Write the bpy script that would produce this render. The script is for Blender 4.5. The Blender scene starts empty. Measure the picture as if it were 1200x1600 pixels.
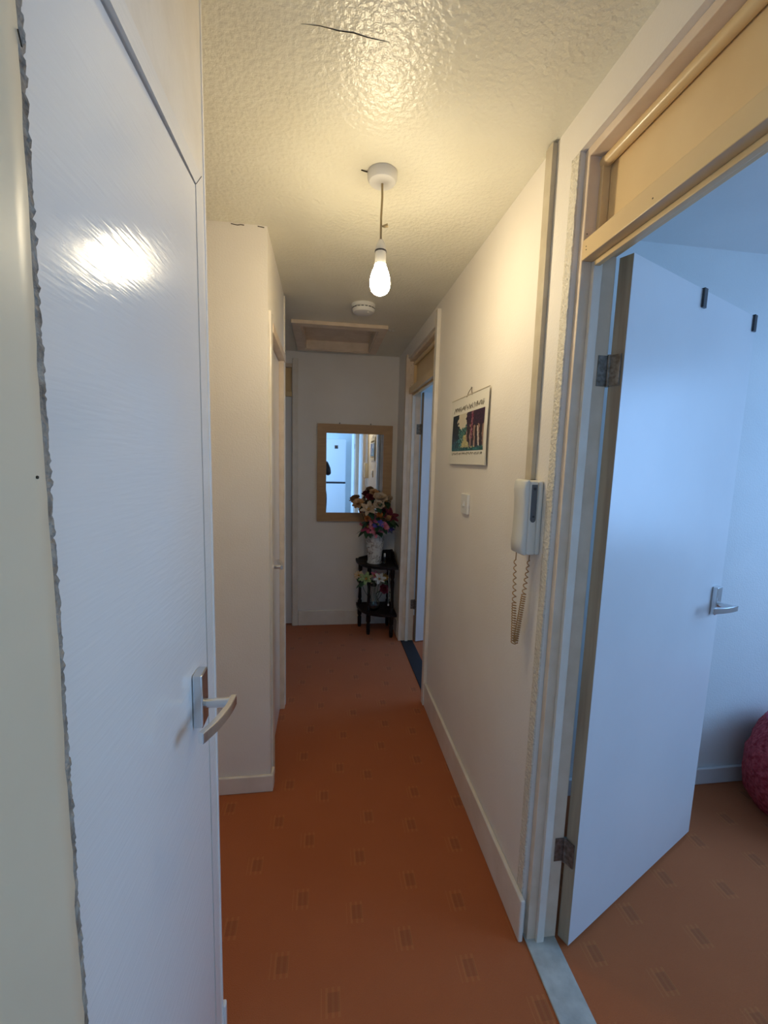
import bpy, bmesh, math, random
from mathutils import Vector, Matrix, Euler
from mathutils import noise as mnoise

scene = bpy.context.scene
C = scene.collection
random.seed(4)

# ------------------------------------------------------------------ camera
H = 2.35
CAM = Vector((0, 0, 1.4745))
F_PX, PITCH, YAW, ROLL = 668.9, 0.1199, 0.1389, 0.0261
cy, sy, cp, sp = math.cos(YAW), math.sin(YAW), math.cos(PITCH), math.sin(PITCH)
fw = Vector((sy*cp, cy*cp, -sp)); rt = Vector((cy, -sy, 0)); up = rt.cross(fw)
r2 = math.cos(ROLL)*rt + math.sin(ROLL)*up
u2 = -math.sin(ROLL)*rt + math.cos(ROLL)*up
cd = bpy.data.cameras.new('camera'); cam = bpy.data.objects.new('camera', cd); C.objects.link(cam)
cam.matrix_world = Matrix(((r2.x, u2.x, -fw.x, CAM.x), (r2.y, u2.y, -fw.y, CAM.y), (r2.z, u2.z, -fw.z, CAM.z), (0, 0, 0, 1)))
cd.sensor_fit = 'HORIZONTAL'; cd.sensor_width = 36; cd.lens = F_PX/1200*36; cd.clip_start = 0.02
scene.camera = cam

# ------------------------------------------------------------------ world, daylight, exposure
vs = scene.view_settings
vs.view_transform = 'Standard'; vs.look = 'None'; vs.gamma = 1; vs.exposure = 0.5
try: vs.use_curve_mapping = False
except Exception: pass
w = bpy.data.worlds.new('overcast_sky'); scene.world = w; w.use_nodes = True
bg = w.node_tree.nodes['Background']; bg.inputs[0].default_value = (0.36, 0.60, 1.0, 1); bg.inputs[1].default_value = 1.5
DAY = (0.26, 0.53, 1.0)
def window_light(name, loc, rot, sx, sy_, watts):
    l = bpy.data.lights.new(name, 'AREA'); l.shape = 'RECTANGLE'; l.size = sx; l.size_y = sy_
    l.energy = watts; l.color = DAY
    o = bpy.data.objects.new(name, l); C.objects.link(o); o.location = loc; o.rotation_euler = rot
    return o
# daylight entering at the panes of the three windows
window_light('daylight_bedroom', (3.06, 0.40, 1.48), (0, math.radians(74), 0), 1.15, 1.55, 21.5)
window_light('daylight_far_room', (2.72, 2.85, 1.5), (0, math.radians(66), 0), 1.15, 1.15, 10)
window_light('daylight_kitchen', (-1.53, -1.45, 1.5), (0, math.radians(-66), 0), 1.05, 1.15, 56)
BULB_STRENGTH = 102

# ------------------------------------------------------------------ materials
M = {}
def mat(name, col, rough=0.5, metal=0.0, spec=None, vary=None, vscale=6.0, bump=0.0, bscale=80.0, bdetail=2.0,
        stretch=None, coat=0.0, vary_detail=4.0, bump_dist=0.01, emis=None, alpha=None, trans=0.0, ior=None, lo=.35, hi=.65):
    m = bpy.data.materials.new(name); m.use_nodes = True
    nt = m.node_tree; b = nt.nodes['Principled BSDF']
    b.inputs['Base Color'].default_value = (*col, 1); b.inputs['Roughness'].default_value = rough
    b.inputs['Metallic'].default_value = metal
    if spec is not None: b.inputs['Specular IOR Level'].default_value = spec
    if coat: b.inputs['Coat Weight'].default_value = coat; b.inputs['Coat Roughness'].default_value = 0.08
    if trans: b.inputs['Transmission Weight'].default_value = trans
    if ior: b.inputs['IOR'].default_value = ior
    if emis: b.inputs['Emission Color'].default_value = (*emis[0], 1); b.inputs['Emission Strength'].default_value = emis[1]
    vec = None
    if vary or bump:
        tc = nt.nodes.new('ShaderNodeTexCoord'); mp = nt.nodes.new('ShaderNodeMapping')
        nt.links.new(tc.outputs['Object'], mp.inputs[0])
        if stretch: mp.inputs['Scale'].default_value = stretch
        vec = mp.outputs[0]
    if vary:
        n = nt.nodes.new('ShaderNodeTexNoise'); n.inputs['Scale'].default_value = vscale; n.inputs['Detail'].default_value = vary_detail
        nt.links.new(vec, n.inputs['Vector'])
        r = nt.nodes.new('ShaderNodeMapRange'); r.inputs[1].default_value = lo; r.inputs[2].default_value = hi
        nt.links.new(n.outputs['Fac'], r.inputs[0])
        mx = nt.nodes.new('ShaderNodeMix'); mx.data_type = 'RGBA'
        mx.inputs[6].default_value = (*col, 1); mx.inputs[7].default_value = (*vary, 1)
        nt.links.new(r.outputs[0], mx.inputs[0]); nt.links.new(mx.outputs[2], b.inputs['Base Color'])
    if bump:
        n2 = nt.nodes.new('ShaderNodeTexNoise'); n2.inputs['Scale'].default_value = bscale; n2.inputs['Detail'].default_value = bdetail
        nt.links.new(vec, n2.inputs['Vector'])
        bp = nt.nodes.new('ShaderNodeBump'); bp.inputs['Strength'].default_value = bump; bp.inputs['Distance'].default_value = bump_dist
        nt.links.new(n2.outputs['Fac'], bp.inputs['Height']); nt.links.new(bp.outputs[0], b.inputs['Normal'])
    M[name] = m
    return m
mat('wall_paint', (0.90, 0.84, 0.75), 0.55, vary=(0.87, 0.80, 0.70), vscale=3, bump=0.25, bscale=160, bdetail=3, bump_dist=0.004)
mat('wall_textured', (0.85, 0.78, 0.64), 0.26, vary=(0.80, 0.72, 0.57), vscale=6, bump=1.0, bscale=110, bdetail=2, bump_dist=0.008)
mat('ceiling_artex', (0.85, 0.81, 0.66), 0.34, vary=(0.81, 0.765, 0.61), vscale=5, bump=0.55, bscale=75, bdetail=2.5, bump_dist=0.007)
mat('room_paint', (0.80, 0.81, 0.79), 0.6, vary=(0.74, 0.76, 0.75), vscale=2.5, bump=0.25, bscale=140, bump_dist=0.004)
mat('gloss_cream', (0.82, 0.60, 0.31), 0.28, vary=(0.78, 0.55, 0.27), vscale=5, bump=0.08, bscale=40, bump_dist=0.004)
mat('gloss_trim', (0.87, 0.80, 0.69), 0.25, vary=(0.80, 0.72, 0.60), vscale=9, bump=0.12, bscale=60, bump_dist=0.004)
mat('frame_paint', (0.86, 0.70, 0.53), 0.38, vary=(0.77, 0.61, 0.44), vscale=14, bump=0.15, bscale=70, bump_dist=0.004)
mat('gloss_white', (0.88, 0.83, 0.75), 0.14, vary=(0.85, 0.80, 0.72), vscale=3)
def brush_strokes(m):
    nt = m.node_tree; N = nt.nodes; L = nt.links; b = N['Principled BSDF']
    tc = N.new('ShaderNodeTexCoord'); prev = None
    for ang, sc, st in ((38, 170, .135), (-62, 200, .10), (0, 60, .05)):
        mp = N.new('ShaderNodeMapping'); mp.inputs['Rotation'].default_value = (math.radians(ang), 0, 0); mp.inputs['Scale'].default_value = (1, .10 if ang else .8, 1)
        n = N.new('ShaderNodeTexNoise'); n.inputs['Scale'].default_value = sc; n.inputs['Detail'].default_value = 1.5
        bp = N.new('ShaderNodeBump'); bp.inputs['Strength'].default_value = st; bp.inputs['Distance'].default_value = .002
        L.new(tc.outputs['Object'], mp.inputs[0]); L.new(mp.outputs[0], n.inputs['Vector']); L.new(n.outputs['Fac'], bp.inputs['Height'])
        if prev: L.new(prev, bp.inputs['Normal'])
        prev = bp.outputs[0]
    L.new(prev, b.inputs['Normal'])
brush_strokes(M['gloss_white'])
mat('door_white', (0.77, 0.76, 0.75), 0.32, vary=(0.73, 0.725, 0.72), vscale=3, bump=0.05, bscale=60, bump_dist=0.003)
mat('bare_wood', (0.46, 0.36, 0.24), 0.75, vary=(0.28, 0.20, 0.13), vscale=30, stretch=(1, 1, 0.06), bump=0.2, bscale=60)
mat('stub_paint', (0.86, 0.71, 0.485), 0.36, vary=(0.80, 0.66, 0.45), vscale=5, bump=0.1, bscale=30, bump_dist=0.004)
mat('broken_plaster', (0.42, 0.37, 0.30), 0.9, vary=(0.20, 0.16, 0.12), vscale=60, bump=0.9, bscale=150, bump_dist=0.006)
mat('dirt_dark', (0.05, 0.035, 0.02), 0.95)
mat('chrome', (0.72, 0.73, 0.74), 0.25, metal=1.0)
mat('steel_hinge', (0.30, 0.28, 0.25), 0.45, metal=0.8, vary=(0.16, 0.13, 0.10), vscale=80)
mat('screw_metal', (0.22, 0.20, 0.18), 0.5, metal=0.8)
mat('white_plastic', (0.80, 0.78, 0.73), 0.35)
mat('cream_plastic', (0.76, 0.73, 0.64), 0.35)
mat('trunking_plastic', (0.62, 0.54, 0.40), 0.4, vary=(0.52, 0.44, 0.31), vscale=12)
mat('dark_plastic', (0.03, 0.03, 0.035), 0.3)
mat('grey_plastic', (0.10, 0.11, 0.12), 0.3)
mat('cord_brown', (0.42, 0.24, 0.10), 0.6)
mat('flex_gold', (0.45, 0.34, 0.17), 0.5)
mat('bulb_glow', (1, 0.9, 0.7), 0.4, emis=((1.0, 0.84, 0.56), BULB_STRENGTH))
mat('mirror_glass', (0.93, 0.95, 0.95), 0.015, metal=1.0)
mat('mirror_frame', (0.50, 0.29, 0.12), 0.45, vary=(0.44, 0.25, 0.10), vscale=8, stretch=(1, 1, 6))
mat('dark_wood', (0.009, 0.006, 0.005), 0.5, spec=0.3, vary=(0.016, 0.008, 0.006), vscale=20, stretch=(1, 1, 0.2))
mat('sill_grey', (0.52, 0.53, 0.48), 0.55, vary=(0.40, 0.40, 0.36), vscale=22, bump=0.2, bscale=60)
mat('sill_black', (0.015, 0.016, 0.022), 0.6)
mat('paper', (0.80, 0.76, 0.66), 0.7)
mat('ink', (0.16, 0.14, 0.11), 0.8)
mat('string', (0.16, 0.11, 0.06), 0.9)
mat('velvet_red', (0.34, 0.010, 0.024), 0.8, vary=(0.60, 0.09, 0.10), vscale=55, bump=1.0, bscale=70, bump_dist=0.02)
mat('window_pvc', (0.8, 0.8, 0.8), 0.3)
mat('fridge_white', (0.80, 0.82, 0.84), 0.3)
mat('phone_black', (0.01, 0.01, 0.012), 0.2)
mat('cloth_black', (0.012, 0.012, 0.015), 0.9, bump=0.4, bscale=60)
mat('cloth_navy', (0.018, 0.022, 0.035), 0.9, bump=0.4, bscale=60)
mat('skin', (0.50, 0.30, 0.21), 0.5)
mat('hair_dark', (0.02, 0.014, 0.01), 0.7)
mat('shoe_black', (0.015, 0.015, 0.015), 0.4)
mat('kitchen_floor', (0.30, 0.28, 0.25), 0.5, vary=(0.24, 0.22, 0.2), vscale=8)
mat('stem_green', (0.04, 0.09, 0.03), 0.6)
mat('leaf_green', (0.012, 0.045, 0.018), 0.55, vary=(0.03, 0.075, 0.03), vscale=40)
for n_, c_, v_ in [('petal_cream', (0.62, 0.47, 0.31), (0.50, 0.33, 0.19)), ('petal_peach', (0.62, 0.36, 0.18), (0.5, 0.25, 0.10)),
                   ('petal_orange', (0.60, 0.17, 0.025), (0.66, 0.30, 0.08)), ('petal_pink', (0.55, 0.09, 0.16), (0.65, 0.26, 0.30)),
                   ('petal_magenta', (0.42, 0.025, 0.09), (0.5, 0.09, 0.14)), ('petal_violet', (0.09, 0.06, 0.30), (0.14, 0.10, 0.36)),
                   ('petal_maroon', (0.14, 0.008, 0.022), (0.2, 0.02, 0.04)), ('petal_white', (0.66, 0.62, 0.55), (0.56, 0.5, 0.42)),
                   ('petal_lime', (0.22, 0.33, 0.10), (0.42, 0.45, 0.22)), ('petal_gold', (0.5, 0.28, 0.06), (0.4, 0.2, 0.04))]:
    mat(n_, c_, 0.65, vary=v_, vscale=45)

# clear pane: thin glass look without refraction noise
def pane_material():
    m = bpy.data.materials.new('window_glass'); m.use_nodes = True; nt = m.node_tree; nt.nodes.clear()
    out = nt.nodes.new('ShaderNodeOutputMaterial'); mix = nt.nodes.new('ShaderNodeMixShader')
    t = nt.nodes.new('ShaderNodeBsdfTransparent'); g = nt.nodes.new('ShaderNodeBsdfGlossy'); g.inputs['Roughness'].default_value = 0.05
    mix.inputs[0].default_value = 0.08
    nt.links.new(t.outputs[0], mix.inputs[1]); nt.links.new(g.outputs[0], mix.inputs[2]); nt.links.new(mix.outputs[0], out.inputs[0])
    M['window_glass'] = m
pane_material()
mat('vase_glass', (0.90, 0.93, 0.92), 0.03, trans=1.0, ior=1.48)

def carpet_material():
    m = bpy.data.materials.new('carpet'); m.use_nodes = True; nt = m.node_tree; N = nt.nodes; L = nt.links
    b = N['Principled BSDF']; b.inputs['Roughness'].default_value = 0.95; b.inputs['Specular IOR Level'].default_value = 0.1
    b.inputs['Sheen Weight'].default_value = 0.15
    tc = N.new('ShaderNodeTexCoord'); sep = N.new('ShaderNodeSeparateXYZ'); L.new(tc.outputs['Object'], sep.inputs[0])
    def math_(op, a, b_=None, c=None):
        n = N.new('ShaderNodeMath'); n.operation = op
        for i, v in enumerate((a, b_, c)):
            if v is None: continue
            if isinstance(v, (int, float)): n.inputs[i].default_value = v
            else: L.new(v, n.inputs[i])
        return n.outputs[0]
    # skewed repeat a, b of the woven motif
    ax, ay, bx_, by_ = 0.170, -0.098, 0.045, 0.205
    det = ax*by_ - ay*bx_
    X = math_('SUBTRACT', sep.outputs[0], 0.049); Y = math_('SUBTRACT', sep.outputs[1], 1.013)
    u = math_('ADD', math_('MULTIPLY', X, by_/det), math_('MULTIPLY', Y, -bx_/det))
    v = math_('ADD', math_('MULTIPLY', X, -ay/det), math_('MULTIPLY', Y, ax/det))
    ui = math_('ROUND', u); vi = math_('ROUND', v)
    wn = N.new('ShaderNodeTexWhiteNoise'); wn.noise_dimensions = '2D'
    cv = N.new('ShaderNodeCombineXYZ'); L.new(ui, cv.inputs[0]); L.new(vi, cv.inputs[1]); L.new(cv.outputs[0], wn.inputs['Vector'])
    sc = N.new('ShaderNodeSeparateColor'); L.new(wn.outputs['Color'], sc.inputs[0])
    jx = math_('MULTIPLY', math_('SUBTRACT', sc.outputs[0], 0.5), 0.05); jy = math_('MULTIPLY', math_('SUBTRACT', sc.outputs[1], 0.5), 0.05)
    du = math_('SUBTRACT', u, ui); dv = math_('SUBTRACT', v, vi)
    dx = math_('ADD', math_('ADD', math_('MULTIPLY', du, ax), math_('MULTIPLY', dv, bx_)), jx)
    dy = math_('ADD', math_('ADD', math_('MULTIPLY', du, ay), math_('MULTIPLY', dv, by_)), jy)
    adx = math_('ABSOLUTE', dx); ady = math_('ABSOLUTE', dy)
    inb = math_('MULTIPLY', math_('LESS_THAN', adx, 0.029), math_('LESS_THAN', ady, 0.034))
    # three upright bars with a darker square between them
    st = math_('SINE', math_('MULTIPLY', dx, 2*math.pi/0.017))
    bars = math_('GREATER_THAN', st, 0.25)
    core = math_('MULTIPLY', math_('LESS_THAN', math_('ABSOLUTE', math_('SUBTRACT', dx, 0.006)), 0.017), math_('LESS_THAN', ady, 0.022))
    nz = N.new('ShaderNodeTexNoise'); nz.inputs['Scale'].default_value = 4; nz.inputs['Detail'].default_value = 5
    L.new(tc.outputs['Object'], nz.inputs['Vector'])
    fz = N.new('ShaderNodeTexNoise'); fz.inputs['Scale'].default_value = 420; fz.inputs['Detail'].default_value = 2
    L.new(tc.outputs['Object'], fz.inputs['Vector'])
    def mix(f, a, b_):
        n = N.new('ShaderNodeMix'); n.data_type = 'RGBA'
        L.new(f, n.inputs[0])
        for i, v_ in ((6, a), (7, b_)):
            if isinstance(v_, tuple): n.inputs[i].default_value = (*v_, 1)
            else: L.new(v_, n.inputs[i])
        return n.outputs[2]
    base = mix(nz.outputs['Fac'], (0.46, 0.128, 0.040), (0.55, 0.165, 0.054))
    base = mix(math_('MULTIPLY', fz.outputs['Fac'], 0.5), base, (0.33, 0.084, 0.024))
    base = mix(math_('MULTIPLY', math_('MULTIPLY', inb, bars), 0.20), base, (0.66, 0.27, 0.08))
    base = mix(math_('MULTIPLY', math_('MULTIPLY', inb, core), 0.30), base, (0.18, 0.060, 0.026))
    L.new(base, b.inputs['Base Color'])
    bp = N.new('ShaderNodeBump'); bp.inputs['Strength'].default_value = 0.5; bp.inputs['Distance'].default_value = 0.004
    L.new(math_('ADD', fz.outputs['Fac'], math_('MULTIPLY', inb, math_('MULTIPLY', bars, -0.6))), bp.inputs['Height'])
    L.new(bp.outputs[0], b.inputs['Normal'])
    M['carpet'] = m
carpet_material()

def vase_material():
    m = mat('vase_ceramic', (0.70, 0.66, 0.58), 0.25)
    nt = m.node_tree; N = nt.nodes; L = nt.links; b = N['Principled BSDF']
    tc = N.new('ShaderNodeTexCoord'); n = N.new('ShaderNodeTexNoise'); n.inputs['Scale'].default_value = 28; n.inputs['Detail'].default_value = 3
    n.inputs['Distortion'].default_value = 1.5
    L.new(tc.outputs['Object'], n.inputs['Vector'])
    cr = N.new('ShaderNodeValToRGB'); cr.color_ramp.elements[0].position = 0.46; cr.color_ramp.elements[1].position = 0.68
    cr.color_ramp.elements[0].color = (0.70, 0.66, 0.58, 1); cr.color_ramp.elements[1].color = (0.26, 0.20, 0.15, 1)
    L.new(n.outputs['Fac'], cr.inputs[0]); L.new(cr.outputs[0], b.inputs['Base Color'])
vase_material()

# ------------------------------------------------------------------ mesh helpers
def box(bm, x0, x1, y0, y1, z0, z1, bev=0.0, seg=2):
    vs_ = [bm.verts.new((x, y, z)) for x in (x0, x1) for y in (y0, y1) for z in (z0, z1)]
    fs = [(0, 1, 3, 2), (4, 6, 7, 5), (0, 4, 5, 1), (2, 3, 7, 6), (0, 2, 6, 4), (1, 5, 7, 3)]
    nf = [bm.faces.new([vs_[i] for i in f]) for f in fs]
    if bev:
        es = list({e for f in nf for e in f.edges})
        bmesh.ops.bevel(bm, geom=es, offset=bev, segments=seg, affect='EDGES', profile=0.5)
    return vs_
def hexa(bm, bottom, top):
    b = [bm.verts.new(p) for p in bottom]; t = [bm.verts.new(p) for p in top]; n = len(b)
    bm.faces.new(list(reversed(b))); bm.faces.new(t)
    for i in range(n): bm.faces.new((b[i], b[(i+1) % n], t[(i+1) % n], t[i]))
def prism(bm, pts, z0, z1):
    hexa(bm, [(p[0], p[1], z0) for p in pts], [(p[0], p[1], z1) for p in pts])
def tube(bm, pts, r, seg=8, cap=True, rect=None):
    pts = [Vector(p) for p in pts]; rings = []; prev = None
    for i, p in enumerate(pts):
        t = (pts[min(i+1, len(pts)-1)] - pts[max(i-1, 0)]).normalized()
        if prev is None:
            a = Vector((0, 0, 1)) if abs(t.z) < 0.9 else Vector((1, 0, 0))
            n = t.cross(a).normalized()
        else:
            n = prev - t*prev.dot(t); n.normalize()
        prev = n; b = t.cross(n)
        rr = r[i] if isinstance(r, (list, tuple)) else r
        if rect:
            hx, hy = rect
            rings.append([bm.verts.new(p + n*sx*hx + b*sy_*hy) for sx, sy_ in ((1, 1), (-1, 1), (-1, -1), (1, -1))])
        else:
            rings.append([bm.verts.new(p + (n*math.cos(2*math.pi*k/seg) + b*math.sin(2*math.pi*k/seg))*rr) for k in range(seg)])
    for a_, b_ in zip(rings, rings[1:]):
        k = len(a_)
        for j in range(k): bm.faces.new((a_[j], a_[(j+1) % k], b_[(j+1) % k], b_[j]))
    if cap:
        bm.faces.new(list(reversed(rings[0]))); bm.faces.new(rings[-1])
def lathe(bm, prof, cx, cy_, seg=24, closed=False):
    rings = []
    for r, z in prof:
        if r < 1e-5: rings.append([bm.verts.new((cx, cy_, z))])
        else: rings.append([bm.verts.new((cx + r*math.cos(2*math.pi*k/seg), cy_ + r*math.sin(2*math.pi*k/seg), z)) for k in range(seg)])
    for a, b in zip(rings, rings[1:]):
        for j in range(seg):
            p = [a[j % len(a)], a[(j+1) % len(a)], b[(j+1) % len(b)], b[j % len(b)]]
            q = []
            for v in p:
                if v not in q: q.append(v)
            if len(q) > 2: bm.faces.new(q)
    return rings
def rot_verts(bm, start, pivot, ang):
    bm.verts.ensure_lookup_table()
    bmesh.ops.rotate(bm, verts=bm.verts[start:], cent=pivot, matrix=Matrix.Rotation(ang, 3, 'Z'))
def origin_of(o):
    v = Vector((0, 0, 0))
    while o is not None: v += o.location; o = o.parent
    return v
def obj(name, bm, m, parent=None, smooth=False, loc=None):
    bmesh.ops.recalc_face_normals(bm, faces=bm.faces[:])
    base = origin_of(parent) if parent else Vector((0, 0, 0))
    own = Vector(loc) if loc is not None else base
    bmesh.ops.translate(bm, verts=bm.verts[:], vec=-own)
    me = bpy.data.meshes.new(name); bm.to_mesh(me); bm.free()
    if smooth:
        for p in me.polygons: p.use_smooth = True
    o = bpy.data.objects.new(name, me); C.objects.link(o); o.location = own - base
    if parent: o.parent = parent
    if m: me.materials.append(M[m] if isinstance(m, str) else m)
    return o
def tag(o, label=None, cat=None, group=None, kind=None):
    if label: o['label'] = label
    if cat: o['category'] = cat
    if group: o['group'] = group
    if kind: o['kind'] = kind
    return o
def thing(name, loc, label, cat, group=None, kind=None):
    o = bpy.data.objects.new(name, None); C.objects.link(o); o.location = loc; o.empty_display_size = 0.05
    return tag(o, label, cat, group, kind)
def B(): return bmesh.new()
def boxes(name, lst, m, parent=None, bev=0.0, loc=None):
    bm = B()
    for b in lst: box(bm, *b, bev=bev)
    return obj(name, bm, m, parent, loc=loc)
def struct(name, lst, m, label, cat='wall', bev=0.0):
    o = boxes(name, lst, m, None, bev); return tag(o, label, cat, kind='structure')
def shade_auto(o, ang=40):
    for p in o.data.polygons: p.use_smooth = True
    try: o.data.set_sharp_from_angle(angle=math.radians(ang))
    except Exception: pass
    return o

XR, XRB = 0.621, 0.727           # corridor face and room face of the right hand wall
XL1, XL2 = -0.24, -0.2276
Y1, Y2, YB = 0.955, 1.799, 3.724
YL2E = 2.49                      # end of the second left wall
D2A, D2B = 0.25, 1.092           # near right doorway
D3A, D3B = 2.42, 3.345           # far right doorway
ZH = 2.25                        # head of the frames with a panel above the door

# ------------------------------------------------------------------ floors and ceiling
tag(boxes('floor', [(-1.5, XR+.012, -0.62, YB+.1, -0.06, 0.0), (XRB, 3.4, -1.5, 4.0, -0.06, 0.0),
                    (XR+.012, XRB, D2B-.002, D3A+.002, -0.06, 0.0), (XR+.012, XRB, -0.62, D2A+.002, -0.06, 0.0), (XR+.012, XRB, D3B-.002, 4.0, -0.06, 0.0)], 'carpet'),
    'terracotta carpet with small woven squares running down the hallway', 'floor', kind='structure')
tag(boxes('floor_kitchen', [(-1.9, XRB, -2.7, -0.62, -0.06, 0.0)], 'kitchen_floor'), 'grey kitchen floor seen only in the mirror', 'floor', kind='structure')
HX0, HX1, HY0, HY1 = -0.165, 0.345, 2.955, 3.545    # loft opening
ceil = tag(boxes('ceiling', [(-1.5, XR, -0.62, HY0, H, H+.08), (-1.5, XR, HY1, YB, H, H+.08), (-1.5, HX0, HY0, HY1, H, H+.08), (HX1, XR, HY0, HY1, H, H+.08)], 'ceiling_artex'),
           'cream stippled ceiling above the hallway', 'ceiling', kind='structure')
bm = B()
ck = [(-0.057, 0.998), (-0.02, 0.996), (0.021, 1.0), (0.05, 0.999), (0.08, 1.004), (0.128, 1.007)]
tube(bm, [(x, y, H-.0005) for x, y in ck], [0.0002, 0.0005, 0.0008, 0.0009, 0.0007, 0.0002], 5)
obj('crack', bm, 'dirt_dark', ceil)
tag(boxes('ceiling_room', [(XR, 3.4, -1.5, 4.0, H, H+.08)], 'room_paint'), 'ceiling of the two rooms right of the hallway', 'ceiling', kind='structure')
tag(boxes('ceiling_kitchen', [(-1.9, XR, -2.7, -0.62, H, H+.08)], 'room_paint'), 'kitchen ceiling seen only in the mirror', 'ceiling', kind='structure')

# ------------------------------------------------------------------ walls
struct('wall_right', [(XR, XRB, D2B, D3A, 0, H), (XR, XRB, D3B, YB, 0, H), (XR, XRB, -0.62, D2A, 0, H),
                      (XR, XRB, D2A, D2B, ZH, H), (XR, XRB, D3A, D3B, ZH, H)], 'wall_paint', 'cream painted wall along the right of the hallway')
# rough lumpy plaster beside and above the near doorway
bm = B()
def lumpy(bm, x, y0, y1, z0, z1, n, mm):
    rows = []
    for i in range(n+1):
        row = []
        for j in range(mm+1):
            y = y0+(y1-y0)*i/n; z = z0+(z1-z0)*j/mm
            d = 0.0012 + 0.0035*max(0, mnoise.noise((y*60, z*60, 3.1))) + 0.002*max(0, mnoise.noise((y*140, z*140, 9)))
            if j in (0, mm) or i == 0: d = 0
            row.append(bm.verts.new((x-d, y, z)))
        rows.append(row)
    for i in range(n):
        for j in range(mm): bm.faces.new((rows[i][j], rows[i+1][j], rows[i+1][j+1], rows[i][j+1]))
    # return edge into the frame
    e = rows[n]; k = [bm.verts.new((x+.003, y1, v.co.z)) for v in e]
    for j in range(mm): bm.faces.new((e[j], k[j], k[j+1], e[j+1]))
lumpy(bm, XR, 1.128, D2B-.0005, 0.0, ZH, 8, 340)
o = obj('plaster_patch', bm, 'wall_textured', bpy.data.objects['wall_right']); shade_auto(o, 60)
struct('wall_left', [(-1.0, XL1-.012, 0.2, 0.33, 0, H), (-1.0, XL1, 0.33, 0.36, 0, H), (-1.0, XL1, 0.36, Y1, 2.0, H), (-0.37, XL1, 0.925, Y1, 0, 2.0), (-1.0, -0.37, Y1-.04, Y1, 0, 2.0), (-1.0, -0.37, 0.36, 0.38, 0, 2.0), (-1.05, -1.0, 0.2, Y1, 0, H)],
       'gloss_trim', 'white boxed-in wall around the cupboard door on the left')
struct('wall_left_projection', [(-1.5, XL2, Y2, 1.84, 0, H), (XL2-.09, XL2, 1.84, YL2E, 2.03, H), (-1.5, XL2, 2.47, YL2E, 0, H), (-1.5, -1.42, 1.84, 2.47, 0, H)],
       'wall_paint', 'cream wall facing the camera left of the hanging bulb')
bm = B()
for y0c, n_c in ((-.36, 5), (-.262, 3)):
    tube(bm, [(y0c + .012*k, Y2-.0006, H-.004 - .0015*((k*7) % 3)) for k in range(n_c)], .0016, 5)
obj('crack', bm, 'dirt_dark', bpy.data.objects['wall_left_projection'])
struct('wall_left_recess', [(-1.08, -1.0, Y1, Y2, 0, H)], 'wall_paint', 'cream wall closing the recess behind the cupboard')
struct('wall_left_far', [(-1.5, -1.42, YL2E, YB, 0, H)], 'wall_paint', 'cream wall closing the far end on the left')
struct('wall_left_entry', [(-1.5, -1.42, -0.62, 0.2, 0, H), (-1.42, -1.05, 0.14, 0.2, 0, H)], 'wall_paint', 'wall of the lobby beside the photographer')
DBX0, DBX1 = -1.06, -0.272         # door in the back wall
struct('wall_back', [(DBX1, XRB, YB, YB+.1, 0, H), (-1.5, DBX0, YB, YB+.1, 0, H), (DBX0, DBX1, YB, YB+.1, ZH, H)], 'wall_paint',
       'cream end wall of the hallway behind the mirror')
# rooms on the right
struct('wall_room_divider', [(XRB, 3.4, 1.635, 1.735, 0, H)], 'room_paint', 'pale wall behind the open near door')
struct('wall_room_near', [(XRB, 3.4, -1.5, -1.4, 0, H)], 'room_paint', 'wall of the near room behind the camera')
struct('wall_room_far', [(XRB, 3.4, 3.9, 4.0, 0, H)], 'room_paint', 'end wall of the far room')
W1 = (-0.40, 1.20, 0.9, 2.1)       # y0 y1 z0 z1
W2 = (2.25, 3.45, 0.9, 2.1)
struct('wall_room_outer', [(3.28, 3.4, -1.5, W1[0], 0, H), (3.28, 3.4, W1[1], 1.7, 0, H), (3.28, 3.4, W1[0], W1[1], 0, W1[2]), (3.28, 3.4, W1[0], W1[1], W1[3], H)],
       'room_paint', 'window wall of the near room')
struct('wall_far_room_outer', [(2.98, 3.4, 1.735, W2[0], 0, H), (2.98, 3.4, W2[1], 3.9, 0, H), (2.98, 3.4, W2[0], W2[1], 0, W2[2]), (2.98, 3.4, W2[0], W2[1], W2[3], H)],
       'room_paint', 'window wall of the far room')
# room side skins are the right wall itself; kitchen behind the camera
W3 = (-2.05, -0.85, 0.95, 2.05)
KX0, KX1 = -0.62, 0.585            # kitchen doorway
struct('wall_kitchen_front', [(-1.9, KX0, -0.72, -0.62, 0, H), (KX1, XRB, -0.72, -0.62, 0, H), (KX0, KX1, -0.72, -0.62, 2.03, H)], 'wall_paint', 'wall around the kitchen doorway behind the photographer')
struct('wall_kitchen_left', [(-1.9, -1.78, -2.7, W3[0], 0, H), (-1.9, -1.78, W3[1], -0.72, 0, H), (-1.9, -1.78, W3[0], W3[1], 0, W3[2]), (-1.9, -1.78, W3[0], W3[1], W3[3], H)],
       'room_paint', 'window wall of the kitchen')
struct('wall_kitchen_right', [(0.64, XRB, -2.7, -0.72, 0, H)], 'room_paint', 'kitchen wall beside the fridge')
struct('wall_kitchen_back', [(-1.9, XRB, -2.8, -2.7, 0, H)], 'room_paint', 'kitchen wall behind the fridge')

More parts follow.
